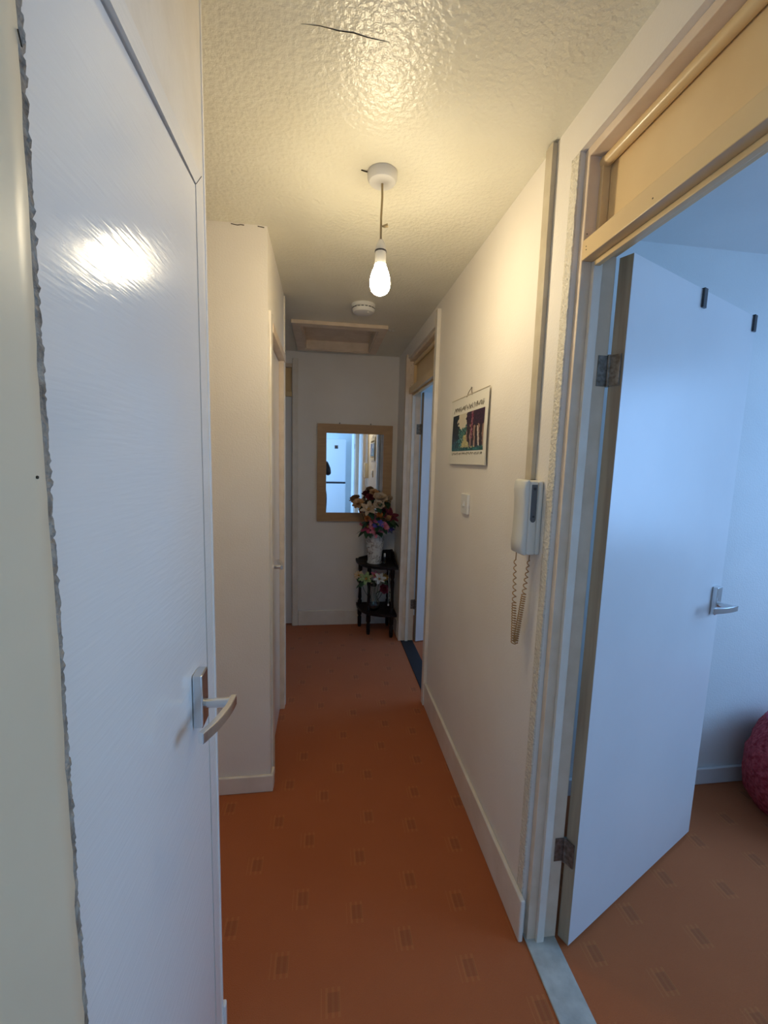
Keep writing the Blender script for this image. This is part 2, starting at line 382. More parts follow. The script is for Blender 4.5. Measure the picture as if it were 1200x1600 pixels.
def window(name, x0, x1, y0, y1, z0, z1, label, rib):
    t = thing(name, ((x0+x1)/2, (y0+y1)/2, z0), label, 'window', kind='structure')
    f = .05
    boxes('window_frame', [(x0, x1, y0, y0+f, z0, z1), (x0, x1, y1-f, y1, z0, z1), (x0, x1, y0+f, y1-f, z0, z0+f), (x0, x1, y0+f, y1-f, z1-f, z1), (x0, x1, (y0+y1)/2-.03, (y0+y1)/2+.03, z0+f, z1-f)], 'window_pvc', t)
    xm = (x0+x1)/2
    for a, b in ((y0+f, (y0+y1)/2-.03), ((y0+y1)/2+.03, y1-f)):
        boxes('pane', [(xm-.004, xm+.004, a, b, z0+f, z1-f)], 'window_glass', t)
    boxes('window_sill', [(x0-rib[0], x1+rib[1], y0-.04, y1+.04, z0-.03, z0-.0005)], 'window_pvc', t)
window('window_1', 3.29, 3.36, *W1, 'window of the near room, out of view', (.08, 0))
window('window_2', 2.99, 3.06, *W2, 'window of the far room, out of view', (.08, 0))
window('window_3', -1.87, -1.80, *W3, 'kitchen window, out of view', (0, .08))

# ------------------------------------------------------------------ skirting boards
def skirt(name, lst, label, m='gloss_trim'):
    bm = B()
    for b in lst: box(bm, *b, bev=0.004)
    return tag(obj(name, bm, m), label, 'baseboard', kind='structure')
skirt('baseboard_right', [(XR-.015, XR-.0002, 1.085, D3A-.036, 0.001, 0.145)], 'cream skirting board along the right wall')
skirt('baseboard_right_end', [(XR-.015, XR-.0002, 3.38, YB-.016, 0.001, 0.145)], 'short skirting board in the far right corner')
skirt('baseboard_back', [(DBX1+.05, XR-.016, YB-.014, YB-.0002, 0.001, 0.135)], 'cream skirting board under the mirror')
skirt('baseboard_left', [(-0.98, XL2+.012, Y2-.014, Y2-.0002, 0.001, 0.08), (XL2+.0002, XL2+.013, Y2+.0, Y2+.045, 0.001, 0.08)], 'low cream skirting on the wall facing the camera')
skirt('baseboard_left_end', [(-0.98, XL1+.006, Y1+.0002, Y1+.018, 0.001, 0.108)], 'white skirting end poking out past the cupboard corner', 'gloss_white')
skirt('baseboard_room', [(XRB+.002, 3.27, 1.62, 1.6348, 0.001, 0.08)], 'pale skirting board in the near room', 'door_white')

# ------------------------------------------------------------------ lever handle
def lever(parent, P, out, along, s=1.0, plate=(0.040, 0.104, 0.018), m='chrome'):
    """door handle on a back plate: P on the door face, out from the face, along towards the hinges"""
    P = Vector(P); out = Vector(out).normalized(); along = Vector(along).normalized(); Z = Vector((0, 0, 1))
    g = B(); pw, ph, pt = plate
    def pt3(a, o_, z): return P + along*a + out*o_ + Z*z
    vs_ = [g.verts.new(pt3(a, o_, z)) for a in (-pw/2, pw/2) for o_ in (0.0002, pt) for z in (-ph*.45, ph*.55)]
    nf = [g.faces.new([vs_[i] for i in f]) for f in [(0, 1, 3, 2), (4, 6, 7, 5), (0, 4, 5, 1), (2, 3, 7, 6), (0, 2, 6, 4), (1, 5, 7, 3)]]
    bmesh.ops.bevel(g, geom=g.edges[:], offset=0.0025, segments=2, affect='EDGES', profile=0.5)
    h = obj('handle', g, m, parent)
    h['label'] = 'chrome lever door handle'
    g = B(); zz = -0.008
    tube(g, [pt3(0, pt-.002, zz), pt3(0, pt+.048*s, zz)], 0.009*s, 14)
    obj('spindle', g, m, h, smooth=False); 
    g = B(); pts = []
    for i in range(13):
        f = i/12
        pts.append(pt3(-0.010 + 0.118*s*f, pt + (0.050 - 0.030*f*f)*s, zz))
    # flat bar of rectangular section, thin outwards
    rows = []
    for i, p_ in enumerate(pts):
        t_ = (pts[min(i+1, 12)]-pts[max(i-1, 0)]).normalized(); nrm = Z.cross(t_).normalized()
        rows.append([g.verts.new(p_ + nrm*a*0.0055*s + Z*b_*0.010*s) for a, b_ in ((1, 1), (-1, 1), (-1, -1), (1, -1))])
    for a, b_ in zip(rows, rows[1:]):
        for j in range(4): g.faces.new((a[j], a[(j+1) % 4], b_[(j+1) % 4], b_[j]))
    g.faces.new(rows[0]); g.faces.new(list(reversed(rows[-1])))
    bmesh.ops.bevel(g, geom=g.edges[:], offset=0.0012, segments=1, affect='EDGES')
    obj('lever', g, m, h)
    return h

# ------------------------------------------------------------------ door_1: gloss cupboard door on the left
t = thing('door_1', (XL1, 0.6, 0), 'glossy white cupboard door with chrome lever handle on the left', 'door', kind='structure')
bm = B()
xa, xb_ = -0.2385, -0.2515     # leaf stands a little deeper towards the camera
hexa(bm, [(xa, .883, .012), (xb_, .362, .012), (xb_-.035, .362, .012), (xa-.035, .883, .012)], [(xa, .883, 1.962), (xb_, .362, 1.962), (xb_-.035, .362, 1.962), (xa-.035, .883, 1.962)])
leaf = obj('leaf', bm, 'gloss_white', t)
# mitred frame: upright and head, slightly proud of the wall
bm = B()
fx0, fx1 = -0.30, XL1+.0025
hexa(bm, [(fx0, .886, .004), (fx1, .886, .004), (fx1, .924, .004), (fx0, .924, .004)], [(fx0, .886, 1.965), (fx1, .886, 1.965), (fx1, .924, 2.0), (fx0, .924, 2.0)])
obj('upright', bm, 'gloss_white', t)
bm = B()
def poly_x(bm, pts, x0, x1): hexa(bm, [(x0, y, z) for y, z in pts], [(x1, y, z) for y, z in pts])
poly_x(bm, [(.362, 1.966), (.886, 1.966), (.924, 2.001), (.362, 2.001)], fx0, fx1)
obj('head', bm, 'gloss_white', t)
bm = B(); tube(bm, [(fx1+.0002, .8868, 1.9662), (fx1+.0002, .9235, 2.0005)], 0.0006, 5); obj('mitre_joint', bm, 'dirt_dark', t)
lever(leaf, (-0.2402, .808, 1.012), (1, 0, 0), (0, -1, 0))
# boxed end of the cupboard wall (right hand white corner)
tag(boxes('trim_1', [(XL1-.02, XL1+.0015, .945, Y1+.002, .0005, H-.0005)], 'gloss_white', bev=.002), 'white corner strip at the end of the cupboard wall', 'trim', kind='structure')

# near plaster return with a ragged broken edge
SX = -0.205
bm = B(); n = 150
def rag(z, k=0): return 0.3655 + 0.0028*mnoise.noise((z*9, 1.3, k)) + 0.0022*mnoise.noise((z*45, 4.3, k)) + 0.0012*mnoise.noise((z*120, 7.7, k))
cols = []
for i in range(n+1):
    z = H*i/n - 0.0*i
    z = min(max(z, .001), H-.001)
    e = rag(z) - .011
    rr = max(0.0, 1)
    cols.append([bm.verts.new(p) for p in ((SX-.035, .2, z), (SX, .2, z), (SX, .3, z), (SX+.0005, .335, z), (SX, e-.004, z), (SX-.003, e, z), (SX-.035, e, z))])
for a, b_ in zip(cols, cols[1:]):
    for j in range(7): bm.faces.new((a[j], a[(j+1) % 7], b_[(j+1) % 7], b_[j]))
bm.faces.new(cols[0]); bm.faces.new(list(reversed(cols[-1])))
stub = obj('wall_left_return', bm, 'stub_paint'); tag(stub, 'grey painted wall edge nearest the camera with a ragged plaster seam', 'wall', kind='structure'); shade_auto(stub, 50)
bm = B(); cols = []; n = 900
for i in range(n+1):
    z = min(max(H*i/n, .002), H-.002)
    e0 = rag(z) - .0125 + .0015*mnoise.noise((z*70, 2, 8)); e1 = rag(z, 2.0) + .0035 + .0022*mnoise.noise((z*60, 11, 3)) + .0022*mnoise.noise((z*170, 3, 3)) + .0016*mnoise.noise((z*420, 3, 1)) + (0.0016 if z > 1.45 else -0.0012)
    d = .0012 + .0026*mnoise.noise((z*210, 5, 5))
    cols.append([bm.verts.new(p) for p in ((SX-.002, e0, z), (SX-.004+d, (e0+e1)/2, z), (SX-.010+d, e1, z), (SX-.0345, e1-.001, z), (SX-.0345, e0, z))])
for a, b_ in zip(cols, cols[1:]):
    for j in range(5): bm.faces.new((a[j], a[(j+1) % 5], b_[(j+1) % 5], b_[j]))
bm.faces.new(cols[0]); bm.faces.new(list(reversed(cols[-1])))
obj('plaster_edge', bm, 'broken_plaster', stub)['label'] = 'brown broken plaster along the edge'
bm = B(); tube(bm, [(SX-.002, .3385, 1.456), (SX+.0012, .3385, 1.456)], 0.0012, 8); obj('nail', bm, 'dirt_dark', stub)
bm = B(); tube(bm, [(SX+.0006, .351, 1.752), (SX+.0006, .354, 1.744)], 0.0005, 5); obj('scratch', bm, 'dirt_dark', stub)

# ------------------------------------------------------------------ framed doorway with panel above, in the right wall
def hinge(parent, P, ang_leaf, zc, h=.078):
    """butt hinge: leaf on the jamb (facing -Y) and leaf on the door edge"""
    x, y = P
    g = B(); box(g, x-.030, x-.001, y-.0025, y-.0002, zc-h/2, zc+h/2, bev=.0006, seg=1)
    hg = obj('hinge', g, 'steel_hinge', parent)
    g = B(); tube(g, [(x, y-.004, zc-h/2-.002), (x, y-.004, zc+h/2+.002)], .0048, 10); obj('knuckle', g, 'steel_hinge', hg)
    g = B()
    d = Vector((math.cos(ang_leaf), math.sin(ang_leaf), 0)); nrm = Vector((-d.y, d.x, 0))
    o_ = Vector((x, y-.004, 0))
    q = [o_ - nrm*0.002 - d*.0022, o_ - nrm*0.031 - d*.0022, o_ - nrm*0.031 + d*.0002, o_ - nrm*0.002 + d*.0002]
    prism(g, q, zc-h/2, zc+h/2) if False else hexa(g, [(v.x, v.y, zc-h/2) for v in q], [(v.x, v.y, zc+h/2) for v in q])
    obj('flap', g, 'steel_hinge', hg)
    for dz in (-.025, 0, .025):
        g = B(); tube(g, [(x-.016, y-.0031, zc+dz), (x-.016, y-.0022, zc+dz)], .0034, 8); obj('screw', g, 'screw_metal', hg)
    return hg
def doorway(name, ya, yb, ang, leafw, label, sill_m, sill_label, handle=True):
    """frame set in the right wall between ya (near) and yb (far, hinged)"""
    t = thing(name, (XR, (ya+yb)/2, 0), label, 'door', kind='structure')
    x0 = XR+.015; jy = .022
    for nm, (a, b_) in (('far_jamb', (yb-jy, yb-.0003)), ('near_jamb', (ya+.0003, ya+jy))):
        boxes(nm, [(x0, XRB+.004, a, b_, .001, ZH-.0005)], 'frame_paint', t, bev=.002)
    boxes('head', [(x0, XRB+.004, ya+jy, yb-jy, ZH-.022, ZH-.0005)], 'frame_paint', t, bev=.002)
    boxes('transom_rail', [(x0-.002, x0+.050, ya+jy, yb-jy, 1.985, 2.032), (x0+.050, XRB+.004, ya+jy, yb-jy, 2.003, 2.032)], 'gloss_cream', t, bev=.002)
    boxes('transom_panel', [(x0+.052, x0+.064, ya+jy, yb-jy, 2.032, ZH-.022)], 'gloss_cream', t)
    for a, b_, c, d in ((x0+.030, x0+.052, yb-jy-.012, yb-jy), ):
        boxes('panel_bead', [(a, b_, c, d, 2.0325, ZH-.0225)], 'gloss_cream', t, bev=.002)
    g = B(); tube(g, [(x0+.039, ya+jy, ZH-.036), (x0+.039, yb-jy-.0005, ZH-.036)], .0135, 14); o = obj('round_bead', g, 'gloss_cream', t); shade_auto(o)
    # door stops
    boxes('door_stop', [(x0+.026, x0+.050, yb-jy-.013, yb-jy, .002, 1.985)], 'gloss_trim', t, bev=.002)
    boxes('door_stop', [(x0+.026, x0+.050, ya+jy, ya+jy+.013, .002, 1.985)], 'gloss_trim', t, bev=.002)
    boxes('head_stop', [(x0+.026, x0+.042, ya+jy+.013, yb-jy-.013, 1.972, 1.985)], 'gloss_cream', t, bev=.002)
    # nail heads in the cream reveal above the transom
    for (xx, zz) in ((x0+.012, 2.20), (x0+.021, 2.175), (x0+.021, 2.07), (x0+.008, 2.05), (x0+.012, 2.13)):
        g = B(); tube(g, [(xx, yb-jy+.0005, zz), (xx, yb-jy-.0006, zz)], .0017, 6); obj('nail_head', g, 'dirt_dark', t)
    for yy, zz in ((yb-jy-.018, 2.012), (yb-jy-.019, 2.004), (yb-.26, 2.0)):
        g = B(); tube(g, [(x0-.0015, yy, zz), (x0-.0026, yy, zz)], .0015, 6); obj('nail_head', g, 'dirt_dark', t)
    # leaf, hinged on the far jamb, swung into the room
    piv = Vector((XRB+.008, yb-jy-.004, 0)); th = .036
    d = Vector((math.cos(ang), math.sin(ang), 0)); nn = Vector((-d.y, d.x, 0))
    A = piv + nn*0.0 + d*.003; Bn = A - nn*th
    g = B()
    q = [A, Bn, Bn + d*leafw, A + d*leafw]
    hexa(g, [(v.x, v.y, .010) for v in q], [(v.x, v.y, 2.0) for v in q])
    lf = obj('leaf', g, 'door_white', t)
    g = B(); q = [A - nn*.0004 - d*.0014, Bn + nn*.0006 - d*.0014, Bn + nn*.0006 + d*.0005, A - nn*.0004 + d*.0005]
    hexa(g, [(v.x, v.y, .0105) for v in q], [(v.x, v.y, 1.9995) for v in q])
    obj('hinge_edge', g, 'bare_wood', lf)['label'] = 'bare worn wooden edge of the door'
    for zc in (1.722, .312): hinge(t, (XRB+.006, yb-jy), ang, zc)
    if handle:
        lever(lf, Bn + d*(leafw-.056) + Vector((0, 0, .99)), -nn, -d)
    s = tag(boxes(f'trim_{3 if sill_m=="sill_grey" else 4}', [(XR+.010, XRB+.002, ya+jy+.014, yb-jy+.0, -.03, .006)] if False else
                  [(XR+.010, XRB+.002, ya+.002, yb-.002, -.03, .0045)], sill_m, bev=.002), sill_label, 'threshold', kind='structure')
    return t, lf, Bn, d, nn
ANG2 = math.radians(24.6)
t2, leaf2, BN2, DD2, NN2 = doorway('door_2', D2A, D2B, ANG2, .798, 'white door standing open into the bright room on the right', 'sill_grey', 'pale grey worn wooden threshold of the near doorway')
t3, leaf3, BN3, DD3, NN3 = doorway('door_3', D3A, D3B, math.radians(14), .80, 'open door of the far right room beside the mirror', 'sill_black', 'black threshold strip of the far doorway', handle=False)
# raised strip on the wall before the far doorway
tag(boxes('trim_2', [(XR-.021, XR-.0002, D3A-.034, D3A+.012, .001, 2.305)], 'gloss_trim', bev=.002), 'cream upright board beside the far right doorway', 'trim', kind='structure')
tag(boxes('trim_5', [(XR-.012, XR+.016, D3B-.02, D3B+.03, .001, 2.28)], 'frame_paint', bev=.002), 'thin upright board on the far side of the far doorway', 'trim', kind='structure')

# the near frame, its leaf and the plaster beside it stand a little out of plumb
def lean(o, ymin):
    b_ = origin_of(o)
    for v in o.data.vertices:
        if v.co.y + b_.y > ymin: v.co.y += .019*(1-(v.co.z+b_.z)/2.0)
for o in list(t2.children):
    if o.name.startswith(('far_jamb', 'leaf', 'door_stop', 'hinge')):
        lean(o, .6)
        for c_ in o.children:
            lean(c_, .6)
            for c2_ in c_.children: lean(c2_, .6)
wr_ = bpy.data.objects['wall_right']
for v in wr_.data.vertices:
    if abs(v.co.y-D2B) < 1e-4: v.co.y += .019*(1-v.co.z/2.0)
for n__ in ('plaster_patch',): lean(bpy.data.objects[n__], .6)
lean(bpy.data.objects['trim_3'], .9)
# over-door hooks
for k, (s_, side) in enumerate(((.388, 'left'), (.775, 'right'))):
    g = B(); base = BN2 + DD2*s_
    a = base - NN2*.0006; wd = .010
    def strip(o0, o1, z0, z1):
        q = [a + DD2*(-wd) - NN2*o0, a + DD2*wd - NN2*o0, a + DD2*wd - NN2*o1, a + DD2*(-wd) - NN2*o1]
        hexa(g, [(v.x, v.y, z0) for v in q], [(v.x, v.y, z1) for v in q])
    strip(-.038, .006, 2.0004, 2.0024); strip(0, .006, 1.948, 2.0004)
    h = obj('over_door_clip', g, 'dark_plastic', loc=(base.x, base.y, 1.945))
    tag(h, f'small dark metal clip over the open door, {side} of the two', 'clip', 'clips over the open door')

# ------------------------------------------------------------------ door_4: narrow door in the second left wall
t = thing('door_4', (XL2, 2.15, 0), 'narrow flush door in the left wall past the corner', 'door', kind='structure')
boxes('near_jamb', [(XL2-.07, XL2+.008, 1.842, 1.905, .001, 2.06)], 'gloss_trim', t, bev=.002)
boxes('far_jamb', [(XL2-.07, XL2+.004, 2.425, 2.469, .001, 1.99)], 'frame_paint', t, bev=.002)
boxes('head', [(XL2-.07, XL2+.010, 1.905, 2.469, 1.99, 2.029)], 'frame_paint', t, bev=.002)
lf = boxes('leaf', [(XL2-.062, XL2-.022, 1.908, 2.422, .008, 1.986)], 'gloss_white', t, bev=.0015)
lever(lf, (XL2-.0215, 1.955, .988), (1, 0, 0), (0, 1, 0), plate=(.030, .11, .008))
tag(boxes('trim_6', [(XL2-.02, XL2+.006, 2.470, YL2E+.004, .001, H-.012)], 'gloss_trim', bev=.002), 'cream corner strip at the end of the second left wall', 'trim', kind='structure')

# ------------------------------------------------------------------ door_5: door with panel in the back wall
t = thing('door_5', ((DBX0+DBX1)/2, YB, 0), 'shadowed door with panel above it, left of the end wall', 'door', kind='structure')
boxes('jamb', [(DBX1-.008, DBX1-.0003, YB+.002, YB+.09, .001, ZH-.001)], 'frame_paint', t, bev=.002)
boxes('jamb', [(DBX0+.0003, DBX0+.03, YB+.002, YB+.09, .001, ZH-.001)], 'frame_paint', t, bev=.002)
boxes('head', [(DBX0+.03, DBX1-.008, YB+.002, YB+.09, ZH-.03, ZH-.001)], 'frame_paint', t, bev=.002)
boxes('transom_rail', [(DBX0+.03, DBX1-.008, YB+.002, YB+.09, 1.985, 2.02)], 'gloss_cream', t, bev=.002)
boxes('transom_panel', [(DBX0+.03, DBX1-.008, YB+.05, YB+.062, 2.02, ZH-.03)], 'gloss_cream', t)
boxes('leaf', [(DBX0+.032, DBX1-.010, YB+.03, YB+.066, .008, 1.984)], 'door_white', t, bev=.001)
boxes('architrave', [(DBX1-.002, DBX1+.045, YB-.012, YB-.0003, .001, 2.29)], 'gloss_trim', t, bev=.002)
struct('wall_back_closet', [(-1.5, XRB, YB+.11, YB+.16, 0, H)], 'wall_paint', 'wall behind the far door, out of view')

# ------------------------------------------------------------------ door_6: kitchen door behind the camera (mirror only)
t = thing('door_6', (KX1, -.7, 0), 'white kitchen door folded open beside the fridge, seen in the mirror', 'door', kind='structure')
boxes('jamb', [(KX1-.03, KX1-.0005, -.735, -.605, .001, 2.03)], 'gloss_trim', t, bev=.002)
boxes('jamb', [(KX0+.0005, KX0+.03, -.735, -.605, .001, 2.03)], 'gloss_trim', t, bev=.002)
boxes('head', [(KX0+.03, KX1-.03, -.735, -.605, 2.0, 2.03)], 'gloss_trim', t, bev=.002)
lf = boxes('leaf', [(KX1-.040, KX1-.004, -1.56, -.742, .01, 1.995)], 'door_white', t, bev=.0015)
for zc in (1.72, .31):
    boxes('hinge', [(KX1-.036, KX1-.004, -.7405, -.7365, zc-.05, zc+.05)], 'steel_hinge', t)

# ------------------------------------------------------------------ loft hatch
t = thing('loft_hatch', ((HX0+HX1)/2, (HY0+HY1)/2, H), 'square loft hatch with mitred wooden surround in the far ceiling', 'hatch')
ox0, ox1, oy0, oy1 = -0.222, 0.402, 2.90, 3.60
z0 = H-.022
def mitre(bm, outer, inner, za, zb, zin):
    hexa(bm, [(*outer[0], za), (*outer[1], za), (*inner[1], zin), (*inner[0], zin)], [(*outer[0], zb), (*outer[1], zb), (*inner[1], zb), (*inner[0], zb)])
O_ = [(ox0, oy0), (ox1, oy0), (ox1, oy1), (ox0, oy1)]; I_ = [(HX0, HY0), (HX1, HY0), (HX1, HY1), (HX0, HY1)]
for k in range(4):
    bm = B(); mitre(bm, (O_[k], O_[(k+1) % 4]), (I_[k], I_[(k+1) % 4]), z0, H-.0003, z0-.004)
    obj('surround', bm, 'frame_paint', t)
e = .012
for b_ in ((HX0-.0, HX0+e, HY0, HY1), (HX1-e, HX1, HY0, HY1), (HX0+e, HX1-e, HY0, HY0+e), (HX0+e, HX1-e, HY1-e, HY1)):
    boxes('lining', [(*b_, H-.02, H+.06)], 'frame_paint', t)
boxes('panel', [(HX0+e, HX1-e, HY0+e, HY1-e, H+.045, H+.06)], 'frame_paint', t)
for k, xx in enumerate((.418, .440)):
    bm = B(); tube(bm, [(xx, 2.96, H), (xx, 2.96, H-.012), (xx+.004, 2.956, H-.018), (xx+.007, 2.955, H-.012)], .0024, 6)
    tag(obj('cup_hook', bm, 'white_plastic', loc=(xx, 2.96, H)), f'tiny white hook in the ceiling by the loft hatch, {["nearer to", "further from"][k]} its corner', 'hook', 'cup hooks beside the hatch')

# ------------------------------------------------------------------ pendant lamp
PX, PY = .1665, 1.42
t = thing('pendant_lamp', (PX, PY, H), 'bare glowing bulb hanging on a flex from a white ceiling rose', 'lamp')
bm = B(); lathe(bm, [(0, H-.030), (.030, H-.030), (.040, H-.027), (.0455, H-.018), (.0465, H-.0003), (0, H-.0003)], PX, PY, 36); shade_auto(obj('ceiling_rose', bm, 'white_plastic', t), 30)
bm = B(); tube(bm, [(PX, PY, H-.0305), (PX+.001, PY, 2.28), (PX-.001, PY, 2.22), (PX-.0005, PY, 2.150)], .0034, 10); obj('flex', bm, 'flex_gold', t, smooth=True)
bm = B(); tube(bm, [(PX+.003, PY, 2.198), (PX+.011, PY, 2.199), (PX+.020, PY, 2.202)], [.0025, .0045, .006], 8); obj('flex_clip', bm, 'flex_gold', t)
bm = B(); tube(bm, [(PX-.066, PY-.004, H-.001), (PX-.055, PY-.003, H-.003), (PX-.045, PY, H-.002)], .0016, 6); obj('stray_wire', bm, 'dirt_dark', t)
bm = B(); lathe(bm, [(0, 2.158), (.007, 2.157), (.012, 2.148), (.0165, 2.135), (.0178, 2.126), (0, 2.126)], PX, PY, 24); shade_auto(obj('lampholder', bm, 'white_plastic', t))
bm = B(); lathe(bm, [(.0172, 2.126), (.0186, 2.1255), (.0186, 2.1215), (.0172, 2.121), (0, 2.121), (0, 2.126)], PX, PY, 24); obj('holder_ring', bm, 'dark_plastic', t)
bm = B(); lathe(bm, [(0, 2.121), (.0170, 2.121), (.0176, 2.105), (.0180, 2.085), (0, 2.085)], PX, PY, 24); shade_auto(obj('bulb_base', bm, 'white_plastic', t))
bm = B(); lathe(bm, [(.0178, 2.0848), (.0195, 2.077), (.0260, 2.062), (.0302, 2.047), (.0322, 2.032), (.0312, 2.018), (.0268, 2.007), (.0195, 1.999), (.0100, 1.9945), (0, 1.9935)], PX, PY, 28); obj('bulb', bm, 'bulb_glow', t, smooth=True)['label'] = 'glowing bulb'

# ------------------------------------------------------------------ smoke alarm
ax_, ay_ = .209, 2.555
t = thing('smoke_alarm', (ax_, ay_, H), 'round white smoke alarm on the ceiling beyond the bulb', 'smoke alarm')
bm = B(); lathe(bm, [(0, H-.0003), (.069, H-.0003), (.070, H-.006), (.0685, H-.012), (0, H-.012)], ax_, ay_, 40); shade_auto(obj('base', bm, 'white_plastic', t))
bm = B(); lathe(bm, [(0, H-.012), (.0655, H-.012), (.0655, H-.020), (.0600, H-.0201), (.0600, H-.0265), (.0655, H-.0266), (.064, H-.034), (.056, H-.044), (.040, H-.048), (0, H-.049)], ax_, ay_, 40); shade_auto(obj('cover', bm, 'white_plastic', t), 35)
for k in range(18):
    a = 2*math.pi*k/18; bm = B(); s0 = len(bm.verts)
    box(bm, ax_+.0598, ax_+.0648, ay_-.0065, ay_+.0065, H-.0255, H-.0212); rot_verts(bm, 0, (ax_, ay_, 0), a)
    obj('vent', bm, 'grey_plastic', t)
bm = B(); tube(bm, [(ax_+.022, ay_-.028, H-.047), (ax_+.022, ay_-.028, H-.0505)], .007, 12); obj('test_button', bm, 'white_plastic', t)

# ------------------------------------------------------------------ mirror
mx0, mx1, mz0, mz1 = -.066, .575, .938, 1.770; fwid = .0765; ym0, ym1 = YB-.026, YB-.0005
t = thing('wall_mirror', ((mx0+mx1)/2, YB, mz0), 'rectangular mirror in a flat tan frame on the end wall', 'mirror')
Om = [(mx0, mz0), (mx1, mz0), (mx1, mz1), (mx0, mz1)]; Im = [(mx0+fwid, mz0+fwid), (mx1-fwid, mz0+fwid), (mx1-fwid, mz1-fwid), (mx0+fwid, mz1-fwid)]
for k in range(4):
    a, b_, c, d = Om[k], Om[(k+1) % 4], Im[(k+1) % 4], Im[k]
    bm = B(); hexa(bm, [(p[0], ym1, p[1]) for p in (a, b_, c, d)], [(p[0], ym0+(.006 if i > 1 else 0), p[1]) for i, p in enumerate((a, b_, c, d))])
    obj('frame_side', bm, 'mirror_frame', t)
boxes('mirror_glass', [(mx0+fwid, mx1-fwid, YB-.015, YB-.008, mz0+fwid, mz1-fwid)], 'mirror_glass', t)
for xx in (.12, .385):
    bm = B(); tube(bm, [(xx, YB-.001, mz1+.008), (xx, YB-.014, mz1+.008)], .006, 8); obj('hanging_nail', bm, 'screw_metal', t)

# ------------------------------------------------------------------ calendar on the right wall
cy0, cy1, cz0, cz1 = 1.588, 2.066, 1.466, 1.764; xc = XR-.006
t = thing('calendar', (XR, (cy0+cy1)/2, cz0), 'paper wall calendar with a forest picture hung from a string', 'calendar')
bm = B(); nn_ = 12; rows = []
def cal_x(v): return xc - .004 - .006*math.sin(math.pi*(1-v))*(1-v)
for i in range(nn_+1):
    v = i/nn_; z = cz0+(cz1-cz0)*v
    rows.append([bm.verts.new((cal_x(v)+dx_, y, z)) for dx_, y in ((0, cy0), (0, cy1), (.0012, cy1), (.0012, cy0))])
for a, b_ in zip(rows, rows[1:]):
    for j in range(4): bm.faces.new((a[j], a[(j+1) % 4], b_[(j+1) % 4], b_[j]))
bm.faces.new(rows[0]); bm.faces.new(list(reversed(rows[-1])))
sheet = obj('sheet', bm, 'paper', t)
bm = B(); box(bm, cal_x(1)-.002, cal_x(1)+.003, cy0-.001, cy1+.001, cz1-.002, cz1+.001, bev=.0005); obj('top_rail', bm, 'trunking_plastic', t)
boxes('bottom_flap', [(cal_x(.08)-.0022, cal_x(.08)-.001, cy0+.003, cy1+.012, cz0+.0005, cz0+.048)], 'paper', t)
# forest picture: printed colours on a flat sheet
def forest(u, v):
    """u 0..1 left to right as seen, v 0..1 bottom to top; painterly print"""
    n1 = mnoise.noise((u*9, v*9, 1)); n2 = mnoise.noise((u*26, v*22, 5)); n3 = mnoise.noise((u*60, v*14, 9))
    sky = (0.66, 0.59, 0.44); dark = (0.008, 0.014, 0.016); teal = (0.025, 0.14, 0.12); path = (0.58, 0.50, 0.20)
    lt = .24 + .09*n1 + .04*n2 - max(0, v-.6)*.1            # left tree mass edge
    rt_ = .50 + .05*n1 + .03*n2 + .45*max(0, .36-v)    # right trunks edge
    c = sky
    hill = .60 + .09*n2 + .06*n3 + 1.1*max(0, abs(u-.37)-.06)
    if v < hill: c = (.20, .36, .27) if n3 > .28 else tuple(t_*(0.25+1.9*max(0, n2+.25)) for t_ in teal)
    pw = abs(u-(.46+.35*max(0, .36-v))) - (.06+.55*max(0, .36-v)) + .06*n2 + .03*n3
    if v < .42 and pw < 0: c = tuple(t_*(0.85+.4*n2) for t_ in path)
    if u < lt: c = tuple(t_*(1+1.5*max(0, n2)) for t_ in dark) if v > .22+.1*n2 else tuple(t_*(.2+1.3*max(0, n2+.1)) for t_ in teal)
    if u > rt_ and v > .10+.10*n1:
        s_ = math.sin(u*52+n1*1.2+v*.8)
        if v > .62+.1*n1: c = (.028, .014, .032) if n2 < .15 else (.07, .02, .05)
        else: c = (.33, .20, .15) if s_ > .45 else (.035, .018, .018)
        if abs(u-.66-.015*n2) < .026 and v > .30: c = (.16, .02, .055) if n3 < .12 else (.38, .17, .19)
        if abs(u-.86+.10*(v-.3)) < .016 and v < .6: c = (.60, .52, .44)
    if v < .09+.07*n2: c = tuple(t_*(.3+1.4*max(0, n3+.3)) for t_ in teal)
    return c
pm = bpy.data.meshes.new('picture'); NU, NV = 84, 60
py0, py1, pz0, pz1 = 1.617, 2.030, 1.526, 1.690
vs_, fs_, cols = [], [], []
for j in range(NV+1):
    for i in range(NU+1):
        z = pz0+(pz1-pz0)*j/NV; vs_.append((cal_x((z-cz0)/(cz1-cz0))-.0012, py1+(py0-py1)*i/NU, z))
for j in range(NV):
    for i in range(NU):
        k = j*(NU+1)+i; fs_.append((k, k+1, k+NU+2, k+NU+1)); cols.append(forest((i+.5)/NU, (j+.5)/NV))
tl = Vector((XR, (cy0+cy1)/2, cz0))
pm.from_pydata([tuple(Vector(v)-tl) for v in vs_], [], fs_)
at = pm.color_attributes.new('print', 'FLOAT_COLOR', 'CORNER')
for pi_, p_ in enumerate(pm.polygons):
    for li in p_.loop_indices: at.data[li].color = (*cols[pi_], 1)
mp_ = bpy.data.materials.new('printed_forest'); mp_.use_nodes = True
an = mp_.node_tree.nodes.new('ShaderNodeVertexColor'); an.layer_name = 'print'
mp_.node_tree.links.new(an.outputs[0], mp_.node_tree.nodes['Principled BSDF'].inputs['Base Color']); mp_.node_tree.nodes['Principled BSDF'].inputs['Roughness'].default_value = .4
pm.materials.append(mp_); po = bpy.data.objects.new('picture', pm); C.objects.link(po); po.parent = t; po['label'] = 'printed picture of a path through tall trees'
